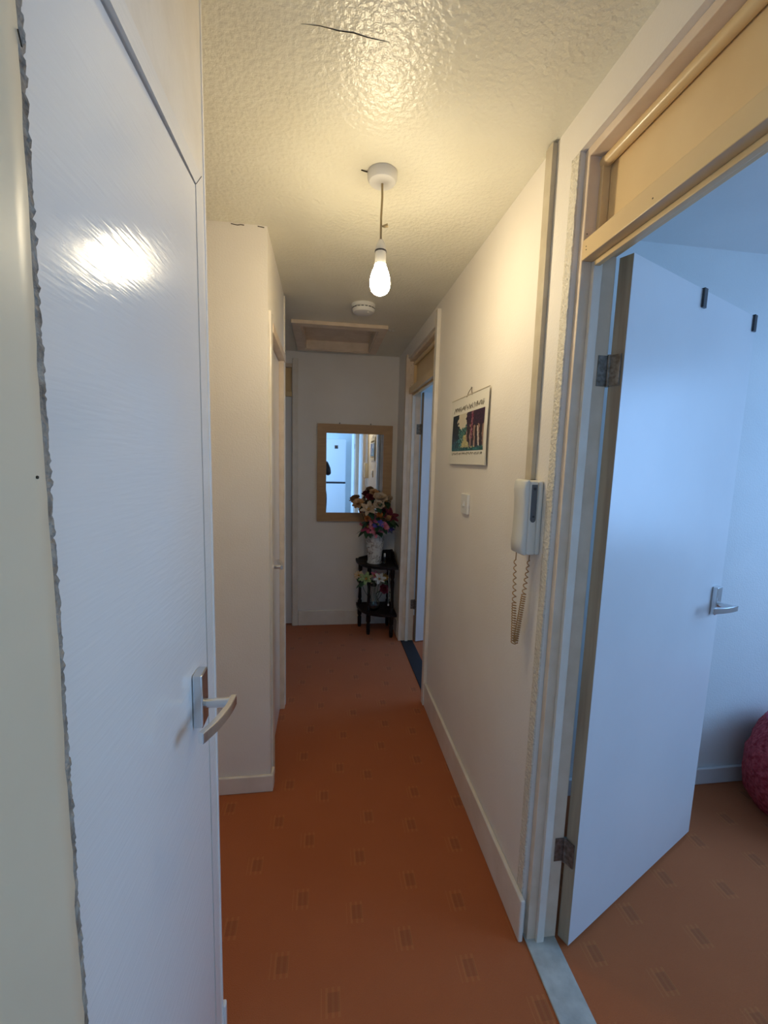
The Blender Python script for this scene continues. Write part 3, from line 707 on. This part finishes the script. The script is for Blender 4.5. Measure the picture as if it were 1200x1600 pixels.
# decorative illegible lettering above and below: thin ink strokes
def scribble(z0_, z1_, ya, yb_, n_, seed):
    rnd = random.Random(seed); g = B()
    for k in range(n_):
        y = yb_ + (ya-yb_)*(k+.5)/n_; hgt = z1_-z0_
        pts = []; yy = y; 
        for q in range(5):
            z = z0_ + hgt*rnd.random(); pts.append((cal_x((z-cz0)/(cz1-cz0))-.0013, yy + rnd.uniform(-1, 1)*.006, z))
        tube(g, pts, .0006, 4)
    return g
obj('lettering', scribble(1.700, 1.726, 1.63, 2.02, 44, 3), 'ink', t)
obj('lettering', scribble(1.506, 1.520, 1.62, 2.03, 50, 8), 'ink', t)
bm = B(); yc = 1.815
tube(bm, [(xc-.004, yc+.034, cz1-.006), (xc-.003, yc+.017, cz1+.012), (xc+.003, yc-.002, cz1+.030), (xc-.002, yc-.018, cz1+.012), (xc-.004, yc-.034, cz1-.006)], .0016, 6); obj('hanging_string', bm, 'string', t)
bm = B(); tube(bm, [(XR-.0002, yc-.002, cz1+.029), (XR-.006, yc-.002, cz1+.031)], .0016, 8); obj('nail', bm, 'screw_metal', t)

# ------------------------------------------------------------------ light switch
t = thing('light_switch', (XR, 1.815, 1.25), 'white square light switch on the right wall below the calendar', 'switch')
bm = B(); box(bm, XR-.013, XR-.0003, 1.770, 1.858, 1.250, 1.338, bev=.003); obj('plate', bm, 'white_plastic', t)
bm = B(); hexa(bm, [(XR-.0132, 1.808, 1.284), (XR-.0132, 1.821, 1.284), (XR-.0132, 1.821, 1.305), (XR-.0132, 1.808, 1.305)], [(XR-.020, 1.809, 1.285), (XR-.020, 1.820, 1.285), (XR-.015, 1.820, 1.304), (XR-.015, 1.809, 1.304)]); obj('rocker', bm, 'white_plastic', t)
for yy in (1.782, 1.846):
    bm = B(); tube(bm, [(XR-.0128, yy, 1.294), (XR-.0138, yy, 1.294)], .0035, 10); obj('screw', bm, 'cream_plastic', t)

# ------------------------------------------------------------------ entry phone and its cable trunking
tk = thing('cable_trunking', (XR, 1.222, 1.43), 'beige plastic cable trunking running up from the entry phone', 'trunking')
boxes('channel', [(XR-.013, XR-.0003, 1.205, 1.239, 1.4285, H-.004)], 'trunking_plastic', tk, bev=.001)
boxes('lid', [(XR-.0155, XR-.0132, 1.203, 1.241, 1.4285, H-.004)], 'trunking_plastic', tk, bev=.0008)
t = thing('entry_phone', (XR, 1.19, 1.21), 'cream wall mounted entry phone handset with curly cord', 'intercom')
iy0, iy1, iz0, iz1 = 1.150, 1.238, 1.212, 1.428
bm = B(); box(bm, XR-.016, XR-.0003, iy0-.001, iy1, iz0, iz1, bev=.006, seg=3); shade_auto(obj('base', bm, 'cream_plastic', t))
# narrow keypad strip on the camera side with a dark slot
bm = B(); box(bm, XR-.041, XR-.0145, iy0, iy1-.004, iz0-.001, iz1-.001, bev=.006, seg=3); strip_o = obj('housing', bm, 'cream_plastic', t); shade_auto(strip_o)
bm = B(); pts = []
yq = iy0-.0006
for k in range(13):
    a = math.pi + math.pi*k/12; pts.append((XR-.028 + .0085*math.cos(a), 1.318 + .010*math.sin(a)))
pts += [(XR-.0195, 1.417), (XR-.0365, 1.417)]
hexa(bm, [(x, yq+.002, z) for x, z in pts], [(x, yq-.0006, z) for x, z in pts]); slot = obj('slot', bm, 'grey_plastic', t)
bm = B(); tube(bm, [(XR-.028, yq, 1.405), (XR-.028, yq-.0016, 1.405)], .0045, 12); obj('button', bm, 'dark_plastic', slot)
bm = B(); tube(bm, [(XR-.028, yq, 1.325), (XR-.028, yq-.0016, 1.325)], .0035, 12); obj('button', bm, 'dark_plastic', slot)
# handset: long bar with swollen ends
bm = B(); prof = [(iz0-.002, .001), (iz0+.002, .007), (iz0+.03, .010), (iz0+.06, .007), (1.32, .006), (iz1-.055, .007), (iz1-.03, .010), (iz1-.004, .008), (iz1+.002, .001)]
rings = []
for z, dpt in prof:
    x1 = XR-.0415; x0_ = x1-dpt-.006; ya_, yb__ = iy0+.004, iy1-.010
    r_ = .006
    rings.append([bm.verts.new(p_) for p_ in ((x1, ya_, z), (x0_+r_, ya_, z), (x0_, ya_+r_, z), (x0_, yb__-r_, z), (x0_+r_, yb__, z), (x1, yb__, z))])
for a, b_ in zip(rings, rings[1:]):
    for j in range(6): bm.faces.new((a[j], a[(j+1) % 6], b_[(j+1) % 6], b_[j]))
bm.faces.new(rings[0]); bm.faces.new(list(reversed(rings[-1])))
shade_auto(obj('handset', bm, 'cream_plastic', t), 50)
# curly cord: two strands meeting at the bottom
def coil(p0, p1, turns, r0, r1, n_per=12, sag=.0):
    p0, p1 = Vector(p0), Vector(p1); out = []; N_ = int(turns*n_per)
    for k in range(N_+1):
        f = k/N_; c = p0.lerp(p1, f); a = 2*math.pi*turns*f
        r_ = r0+(r1-r0)*f
        out.append((c.x + r_*math.cos(a)*.7, c.y + r_*math.sin(a), c.z))
    return out
bm = B(); tube(bm, [(XR-.045, 1.205, iz0-.002), (XR-.045, 1.206, iz0-.025)] + coil((XR-.046, 1.208, iz0-.026), (XR-.042, 1.205, 1.05), 7, .004, .0075) + coil((XR-.042, 1.205, 1.05), (XR-.036, 1.205, .92), 16, .008, .009, 9), .0017, 5); obj('cord', bm, 'cord_brown', t)
bm = B(); tube(bm, [(XR-.020, 1.170, iz0+.004), (XR-.020, 1.172, iz0-.02)] + coil((XR-.020, 1.173, iz0-.021), (XR-.026, 1.178, 1.085), 6, .004, .0075) + coil((XR-.026, 1.178, 1.085), (XR-.032, 1.200, .925), 22, .008, .009, 9), .0017, 5); obj('cord', bm, 'cord_brown', t)

# ------------------------------------------------------------------ corner stand
CXs, CYs = XR-.020, YB-.018
t = thing('corner_stand', (CXs, CYs, 0), 'dark two tier wooden corner stand below the mirror', 'stand')
def quarter(rx, ry, n_=14):
    pts = [(CXs, CYs)]
    pts.append((CXs-rx, CYs))
    for k in range(1, n_):
        a = math.pi/2*k/n_
        pts.append((CXs - rx*math.cos(a)**.75, CYs - ry*math.sin(a)**.75))
    pts.append((CXs, CYs-ry))
    return pts
bm = B(); prism(bm, quarter(.325, .345), .590, .612); obj('top', bm, 'dark_wood', t)
bm = B(); prism(bm, quarter(.315, .335), .186, .208); obj('lower_shelf', bm, 'dark_wood', t)
# low gallery boards rising to the corner
bm = B(); hexa(bm, [(CXs-.30, CYs-.012, .6122), (CXs, CYs-.012, .6122), (CXs, CYs-.012, .690), (CXs-.10, CYs-.012, .684), (CXs-.20, CYs-.012, .644), (CXs-.30, CYs-.012, .620)],
               [(CXs-.30, CYs, .6122), (CXs, CYs, .6122), (CXs, CYs, .690), (CXs-.10, CYs, .684), (CXs-.20, CYs, .644), (CXs-.30, CYs, .620)]); obj('gallery', bm, 'dark_wood', t)
bm = B(); hexa(bm, [(CXs-.012, CYs-.32, .6122), (CXs-.012, CYs-.013, .6122), (CXs-.012, CYs-.013, .690), (CXs-.012, CYs-.10, .684), (CXs-.012, CYs-.2, .644), (CXs-.012, CYs-.32, .620)],
               [(CXs, CYs-.32, .6122), (CXs, CYs-.013, .6122), (CXs, CYs-.013, .690), (CXs, CYs-.10, .684), (CXs, CYs-.2, .644), (CXs, CYs-.32, .620)]); obj('gallery', bm, 'dark_wood', t)
for lx, ly in ((CXs-.285, CYs-.040), (CXs-.225, CYs-.225), (CXs-.040, CYs-.30), (CXs-.035, CYs-.035)):
    bm = B(); lathe(bm, [(0, .0005), (.013, .0005), (.016, .02), (.017, .09), (.012, .10), (.019, .115), (.019, .1858), (0, .1858)], lx, ly, 14); shade_auto(obj('foot', bm, 'dark_wood', t))
    bm = B(); lathe(bm, [(0, .2082), (.018, .2082), (.018, .24), (.011, .25), (.016, .27), (.0125, .32), (.0125, .40), (.017, .47), (.011, .50), (.018, .515), (.018, .5898), (0, .5898)], lx, ly, 14); shade_auto(obj('column', bm, 'dark_wood', t))

# ------------------------------------------------------------------ vases and flowers
VX, VY, VZ = .422, 3.525, .6128
bm = B()
vp = [(r_*1.2, z_*1.06) for r_, z_ in [(0, 0), (.052, 0), (.055, .006), (.049, .022), (.050, .05), (.058, .12), (.064, .175), (.060, .215), (.048, .245), (.041, .268), (.042, .285), (.050, .303), (.046, .304), (.038, .285), (.036, .268), (.043, .24), (.055, .21), (.058, .175), (.052, .12), (.044, .05), (0, .03)]]
lathe(bm, [(r, VZ+z) for r, z in vp], VX, VY, 28)
v_ = obj('ceramic_vase', bm, 'vase_ceramic', loc=(VX, VY, VZ), smooth=True); tag(v_, 'tall white patterned ceramic vase on top of the corner stand', 'vase')
GX, GY, GZ = .418, 3.50, .2088
bm = B()
gp = [(0, 0), (.030, 0), (.046, .012), (.056, .036), (.054, .062), (.038, .100), (.022, .135), (.017, .17), (.020, .205), (.026, .222), (.0235, .222), (.0175, .205), (.0145, .17), (.019, .135), (.035, .10), (.051, .062), (.053, .036), (.044, .016), (0, .006)]
lathe(bm, [(r, GZ+z) for r, z in gp], GX, GY, 28)
tag(obj('glass_vase', bm, 'vase_glass', loc=(GX, GY, GZ), smooth=True), 'clear glass bulb vase on the lower shelf of the stand', 'vase')

def basis(dr):
    d = Vector(dr).normalized(); a = Vector((0, 0, 1)) if abs(d.z) < .95 else Vector((1, 0, 0))
    x = d.cross(a).normalized(); y = d.cross(x); return x, y, d
def petal(bm, P, fx, fy, fd, az, tilt, ln, wd, cup, rnd):
    """one petal as a 3 x 5 grid curving outwards"""
    rad = fx*math.cos(az) + fy*math.sin(az); tan = fd.cross(rad)
    rows = []
    for i in range(5):
        f = i/4; ang = tilt + cup*(f-.3)
        c = P + rad*(ln*f*math.sin(tilt + cup*f*.5) + .003) + fd*(ln*f*math.cos(tilt + cup*f*.5))
        w_ = wd*math.sin(math.pi*(.18+.70*f))*(1+.1*rnd.uniform(-1, 1))
        rows.append([bm.verts.new(c - tan*w_ + fd*.25*w_), bm.verts.new(c), bm.verts.new(c + tan*w_ + fd*.25*w_)])
    for a, b_ in zip(rows, rows[1:]):
        for j in range(2): bm.faces.new((a[j], a[j+1], b_[j+1], b_[j]))
def leaf_blade(bm, P, dr, ln, wd, rnd):
    x, y, d = basis(dr); rows = []
    for i in range(6):
        f = i/5; w_ = wd*math.sin(math.pi*min(.97, f*.93+.04))
        c = P + d*ln*f - Vector((0, 0, 1))*ln*.35*f*f
        rows.append([bm.verts.new(c - x*w_), bm.verts.new(c + y*w_*.15), bm.verts.new(c + x*w_)])
    for a, b_ in zip(rows, rows[1:]):
        for j in range(2): bm.faces.new((a[j], a[j+1], b_[j+1], b_[j]))
def flower(kind, P, root, size, m, label, cat, group, seed, leaves=2):
    rnd = random.Random(seed); P = Vector(P); root = Vector(root)
    dr = (P-root).normalized()*0.75 + Vector((0, -.55, 0)); fx, fy, fd = basis(dr)
    t = thing(kind, tuple(P), label, cat, group)
    bm = B(); S = size
    spec = {'rose': [(5, .35, .62, .38, -.5), (6, .75, .85, .46, .1), (7, 1.15, 1.0, .50, .35)],
            'daisy': [(9, 1.15, 1.0, .24, .3), (8, 1.35, .9, .22, .2)],
            'tulip': [(3, .18, 1.0, .48, -.15), (3, .36, 1.05, .50, .1)],
            'lily': [(6, .85, 1.15, .30, .75), (3, .35, .7, .2, .2)],
            'carnation': [(7, .3, .6, .3, .2), (8, .75, .8, .34, .3), (9, 1.2, .95, .36, .3)]}[kind.split('_')[-1]]
    for n_, tilt, ln, wd, cup in spec:
        off = rnd.random()*6
        for k in range(n_): petal(bm, P - fd*S*.25, fx, fy, fd, off + 2*math.pi*k/n_ + rnd.uniform(-.12, .12), tilt + rnd.uniform(-.12, .12), ln*S, wd*S, cup, rnd)
    obj('bloom', bm, m, t, smooth=True)
    bm = B(); c = P - fd*S*.2
    if kind.endswith('daisy') or kind.endswith('lily'):
        lathe(bm, [(0, -.1*S), (.22*S, -.05*S), (.2*S, .08*S), (0, .14*S)], 0, 0, 10)
        bmesh.ops.transform(bm, matrix=Matrix.Translation(c + fd*S*.12) @ fd.to_track_quat('Z', 'Y').to_matrix().to_4x4(), verts=bm.verts[:])
        obj('centre', bm, 'petal_gold', t)
    else: bm.free()
    bm = B(); mid = (c+root)/2 + Vector((c.x-root.x, c.y-root.y, 0))*.12
    tube(bm, [root, mid, c], .0022, 6); obj('stem', bm, 'stem_green', t)
    for k in range(leaves):
        a = rnd.uniform(0, 6.28); bm = B()
        leaf_blade(bm, c - fd*S*.15 + Vector((0, 0, -.004)), Vector((math.cos(a), math.sin(a)-.3, rnd.uniform(-.5, .25))), S*1.7, S*.42, rnd)
        obj('leaf', bm, 'leaf_green', t)
    return t
YF = 3.50
def fl(kind, px, pz, dy, s, m, label, cat, seed, leaves=4):
    flower(kind, (VX + (px-VX)*.95, YF+dy, pz+.006), (VX + (px-VX)*.08, VY+dy*.08, VZ+.22), s*1.12, m, label, cat, 'artificial flowers in the ceramic vase', seed, leaves)
fl('artificial_carnation', .265, 1.115, .00, .050, 'petal_peach', 'peach artificial flower furthest left in the bouquet', 'flower', 1, 3)
fl('artificial_rose', .375, 1.165, .03, .040, 'petal_maroon', 'dark maroon artificial flower near the top of the bouquet', 'flower', 2, 3)
fl('artificial_lily', .350, 1.075, -.06, .060, 'petal_cream', 'cream artificial lily in the upper left of the bouquet', 'flower', 3)
fl('artificial_rose', .405, 1.205, .04, .036, 'petal_peach', 'small pale peach artificial bloom at the very top of the bouquet', 'flower', 4)
fl('artificial_rose', .455, 1.165, -.02, .055, 'petal_cream', 'large cream artificial rose at the top of the bouquet', 'flower', 5)
fl('artificial_rose', .438, 1.112, -.07, .042, 'petal_cream', 'cream artificial rose just below the topmost cream rose', 'flower', 6)
fl('artificial_tulip', .535, 1.140, .03, .046, 'petal_cream', 'cream artificial tulip on the upper right of the bouquet', 'flower', 7, 3)
fl('artificial_tulip', .435, 1.020, -.10, .044, 'petal_orange', 'orange artificial tulip in the middle of the bouquet', 'flower', 8)
fl('artificial_tulip', .345, .985, -.08, .044, 'petal_orange', 'orange artificial tulip at the left of the bouquet', 'flower', 9)
fl('artificial_lily', .385, .992, -.08, .046, 'petal_pink', 'pink artificial lily beside the left orange tulip', 'flower', 10)
fl('artificial_daisy', .430, .955, -.10, .042, 'petal_violet', 'violet artificial daisy low in the middle of the bouquet', 'flower', 11, 3)
fl('artificial_lily', .345, .930, -.06, .055, 'petal_magenta', 'deep pink artificial lily at the lower left of the bouquet', 'flower', 12)
fl('artificial_lily', .412, .905, -.09, .052, 'petal_pink', 'pink artificial lily lowest in the bouquet', 'flower', 13)
fl('artificial_carnation', .485, .930, -.09, .044, 'petal_pink', 'pink artificial carnation at the lower right of the bouquet', 'flower', 14)
fl('artificial_tulip', .510, .990, -.06, .042, 'petal_peach', 'peach artificial tulip right of the violet daisy', 'flower', 15, 3)
fl('artificial_lily', .550, 1.010, -.01, .062, 'petal_maroon', 'dark red artificial lily furthest right in the bouquet', 'flower', 16, 3)
fl('artificial_daisy', .535, .925, -.05, .046, 'petal_violet', 'violet artificial daisy at the lower right edge of the bouquet', 'flower', 17, 3)
fl('artificial_rose', .488, 1.060, -.03, .034, 'petal_maroon', 'small dark artificial bud in the leafy middle of the bouquet', 'flower', 18, 5)
def fg(kind, px, pz, dy, s, m, label, seed, leaves=2):
    flower(kind, (px, GY+dy, pz), (GX+(px-GX)*.04, GY+dy*.03, GZ+.05), s, m, label, 'flower', 'artificial flowers in the glass vase', seed, leaves)
fg('artificial_daisy', .285, .520, -.02, .042, 'petal_cream', 'pale drooping flower furthest left above the glass vase', 31, 4)
fg('artificial_lily', .345, .500, -.06, .056, 'petal_lime', 'green and cream lily above the glass vase', 32, 3)
fg('artificial_lily', .420, .525, -.06, .036, 'petal_pink', 'small pink flower in the middle above the glass vase', 33)
fg('artificial_lily', .455, .505, -.09, .048, 'petal_white', 'white lily above the glass vase', 34)
fg('artificial_daisy', .500, .510, -.05, .038, 'petal_gold', 'golden flower right of the white lily below the stand top', 35)
fg('artificial_rose', .500, .412, -.07, .042, 'petal_maroon', 'dark red rose hanging lowest beside the glass vase', 36)
# small white-topped bottle beside the vase
bx_, by_ = .505, 3.50
t = thing('scent_bottle', (bx_, by_, .6125), 'tiny slim bottle with a white cap beside the ceramic vase', 'bottle')
bm = B(); lathe(bm, [(0, .6126), (.010, .6126), (.011, .63), (.011, .655), (.006, .664), (.006, .668), (0, .668)], bx_, by_, 14); obj('body', bm, 'vase_glass', t, smooth=True)
bm = B(); lathe(bm, [(0, .6682), (.0085, .6682), (.0085, .695), (.006, .700), (0, .700)], bx_, by_, 14); obj('cap', bm, 'white_plastic', t, smooth=True)
t = thing('bead_string', (CXs-.075, CYs-.315, .589), 'thin string with a bead hanging from the corner stand', 'string')
qx, qy = CXs-.075, CYs-.325
bm = B(); tube(bm, [(qx, qy+.004, .5895), (qx, qy, .50), (qx+.002, qy, .30)], .0012, 5); obj('string', bm, 'paper', t)
bm = B(); lathe(bm, [(0, .280), (.006, .284), (.007, .292), (.004, .299), (0, .301)], qx+.002, qy, 10); obj('bead', bm, 'paper', t, smooth=True)

# ------------------------------------------------------------------ red beanbag in the near room
bcx, bcy = 2.065, 1.375
bm = B(); prof = [(0, .001), (.16, .001), (.235, .02), (.285, .085), (.305, .17), (.30, .26), (.275, .345), (.235, .41), (.17, .455), (.09, .478), (0, .482)]
rr = lathe(bm, [(r_*.80, z_*.96) for r_, z_ in prof], bcx, bcy, 40)
bmesh.ops.subdivide_edges(bm, edges=bm.edges[:], cuts=1, use_grid_fill=True)
for v in bm.verts:
    if v.co.z > .01:
        d = Vector((v.co.x-bcx, v.co.y-bcy, (v.co.z-.2)*.8)); 
        if d.length > 1e-4:
            d.normalize(); k = .018*mnoise.noise(v.co*7) + .007*mnoise.noise(v.co*22) + .006*abs(math.sin(math.atan2(v.co.y-bcy, v.co.x-bcx)*3))
            v.co += d*k
bb = thing('beanbag', (bcx, bcy, 0), 'crimson plush beanbag against the wall of the near room', 'beanbag')
obj('cover', bm, 'velvet_red', bb, smooth=True)
bm = B()
lathe(bm, [(.185, .395), (.194, .403), (.188, .411), (.178, .403), (.185, .395)], bcx, bcy, 40); obj('piping', bm, 'petal_magenta', bb, smooth=True)

# ------------------------------------------------------------------ fridge freezer (mirror only)
fx0, fx1, fy0, fy1 = -.13, .44, -2.35, -1.78
t = thing('fridge_freezer', ((fx0+fx1)/2, (fy0+fy1)/2, 0), 'tall white fridge freezer reflected in the mirror', 'fridge')
boxes('cabinet', [(fx0, fx1, fy0, fy1-.06, .02, 1.90)], 'fridge_white', t, bev=.006)
boxes('upper_door', [(fx0, fx1, fy1-.055, fy1, .995, 1.898)], 'fridge_white', t, bev=.012)
boxes('lower_door', [(fx0, fx1, fy1-.055, fy1, .05, .955)], 'fridge_white', t, bev=.012)
boxes('gap', [(fx0+.002, fx1-.004, fy1-.05, fy1-.012, .955, .995)], 'dark_plastic', t)
boxes('badge', [(.198, .268, fy1+.0002, fy1+.004, 1.695, 1.765)], 'dark_plastic', t)
for xx in (fx0+.06, fx1-.06):
    bm = B(); tube(bm, [(xx, fy1-.1, .0005), (xx, fy1-.1, .02)], .02, 10); obj('foot', bm, 'dark_plastic', t)

# ------------------------------------------------------------------ the photographer, behind the camera (mirror only)
t = thing('person', (-.155, -.34, 0), 'photographer in black clothes, a sliver seen at the mirror edge', 'person')
def skinned(name, chains, m, parent, sub=2):
    """chains: list of [(x, y, z, r), ...]; first chain's first point is the root; later chains start at an index of existing points"""
    verts, edges, rad = [], [], []
    for ch in chains:
        start, pts = ch
        prev = start
        for p_ in pts:
            verts.append(Vector(p_[:3])); rad.append(p_[3]); k = len(verts)-1
            if prev is not None: edges.append((prev, k))
            prev = k
    base = origin_of(parent)
    me = bpy.data.meshes.new(name); me.from_pydata([tuple(v-base) for v in verts], edges, [])
    o = bpy.data.objects.new(name, me); C.objects.link(o); o.parent = parent; me.materials.append(M[m])
    sk = o.modifiers.new('skin', 'SKIN'); sk.use_smooth_shade = True
    lay = me.skin_vertices[0].data
    for k, r_ in enumerate(rad):
        lay[k].radius = (r_, r_) if not isinstance(r_, tuple) else r_
        lay[k].use_root = (k == 0)
    sb = o.modifiers.new('sub', 'SUBSURF'); sb.levels = sub; sb.render_levels = sub
    return o
px, py = -.155, -.36
body = skinned('body', [
    (None, [(px, py, .96, .135), (px, py, 1.08, .125), (px, py, 1.22, .14), (px, py, 1.36, .13), (px, py+.01, 1.45, .06), (px, py+.02, 1.52, .052)]),
    (3, [(px+.17, py, 1.385, .062), (px+.205, py+.09, 1.29, .054), (px+.215, py+.20, 1.215, .050), (px+.16, py+.27, 1.31, .036), (px+.130, py+.30, 1.39, .026)]),
    (3, [(px-.17, py, 1.385, .062), (px-.22, py+.09, 1.27, .055), (px-.20, py+.18, 1.19, .048), (px-.03, py+.26, 1.31, .040), (px+.01, py+.29, 1.40, .026)]),
    (0, [(px+.11, py, .86, .100), (px+.12, py+.02, .50, .066), (px+.125, py, .10, .045), (px+.13, py+.06, .04, .036), (px+.135, py+.14, .035, .03)]),
    (0, [(px-.10, py, .86, .095), (px-.12, py+.02, .50, .066), (px-.125, py, .10, .045), (px-.13, py+.06, .04, .036), (px-.135, py+.14, .035, .03)]),
], 'cloth_black', t)
# head with simple face, ears and hair
hx, hy, hz = px, py+.035, 1.625
bm = B(); bmesh.ops.create_uvsphere(bm, u_segments=24, v_segments=18, radius=1)
for v in bm.verts:
    c = v.co; fx_ = .074; fy_ = .094; fz_ = .112
    if c.z < -.2: fx_ *= 1 - .22*(-c.z-.2); 
    v.co = Vector((hx + c.x*fx_, hy + c.y*fy_, hz + c.z*fz_))
    if c.y > .8 and abs(c.x) < .22 and -.35 < c.z < .1: v.co.y += .016*(1-abs(c.x)/.22)
head = obj('head', bm, 'skin', t, smooth=True)
for s_ in (-1, 1):
    bm = B(); bmesh.ops.create_uvsphere(bm, u_segments=10, v_segments=8, radius=.012); bmesh.ops.translate(bm, verts=bm.verts[:], vec=(hx+s_*.030, hy+.078, hz+.006)); obj('eye', bm, 'dark_plastic', head, smooth=True)
    bm = B(); bmesh.ops.create_uvsphere(bm, u_segments=10, v_segments=8, radius=.026); bmesh.ops.scale(bm, vec=(.35, .7, 1), verts=bm.verts[:]); bmesh.ops.translate(bm, verts=bm.verts[:], vec=(hx+s_*.074, hy-.005, hz-.005)); obj('ear', bm, 'skin', head, smooth=True)
boxes('mouth', [(hx-.024, hx+.024, hy+.070, hy+.084, hz-.062, hz-.054)], 'petal_maroon', head, bev=.003)
bm = B(); bmesh.ops.create_uvsphere(bm, u_segments=24, v_segments=16, radius=1)
bmesh.ops.delete(bm, geom=[v for v in bm.verts if v.co.z < -.15 or (v.co.y > .55 and v.co.z < .45)], context='VERTS')
for v in bm.verts: v.co = Vector((hx+v.co.x*.080, hy-.004+v.co.y*.098, hz+.004+v.co.z*.120))
obj('hair', bm, 'hair_dark', t, smooth=True)
# hands closed on the phone
for s_, hxx, wx in ((1, .030, px+.130), (-1, -.185, px+.01)):
    wr = (wx, py+.30 if s_ > 0 else py+.29, 1.39 if s_ > 0 else 1.40, .026)
    cx_ = wx + (.01 if s_ > 0 else -.02)
    ch = [(None, [wr, (cx_, -.048, 1.425, .026), (cx_, -.043, 1.455, .024)])]
    for k, (ln, dz) in enumerate(((.045, .030), (.05, .012), (.047, -.006), (.038, -.022))):
        ch.append((2, [(cx_, -.046, 1.452+dz*.8, .0095), (cx_+s_*.020, -.040, 1.455+dz, .009), (cx_+s_*.016, -.034+.0, 1.452+dz, .0085), (cx_-s_*.010, -.031, 1.449+dz, .008)]))
    ch.append((1, [(cx_-s_*.012, -.060, 1.44, .011), (cx_-s_*.030, -.058, 1.462, .0095), (cx_-s_*.045, -.052, 1.475, .0085)]))
    skinned('hand', ch, 'skin', t, 1)
for s_ in (-1, 1):
    bm = B(); box(bm, px+s_*.13-.045, px+s_*.13+.045, py-.07, py+.19, .001, .075, bev=.025, seg=3); obj('shoe', bm, 'shoe_black', t)
ph = thing('smartphone', (-.075, -.043, 1.44), 'black smartphone held up by the photographer', 'phone')
boxes('phone_body', [(-.150, .008, -.046, -.038, 1.435, 1.510)], 'phone_black', ph, bev=.003)
bm = B(); tube(bm, [(0, -.0378, 1.4745), (0, -.0345, 1.4745)], .008, 16); obj('lens', bm, 'grey_plastic', ph)
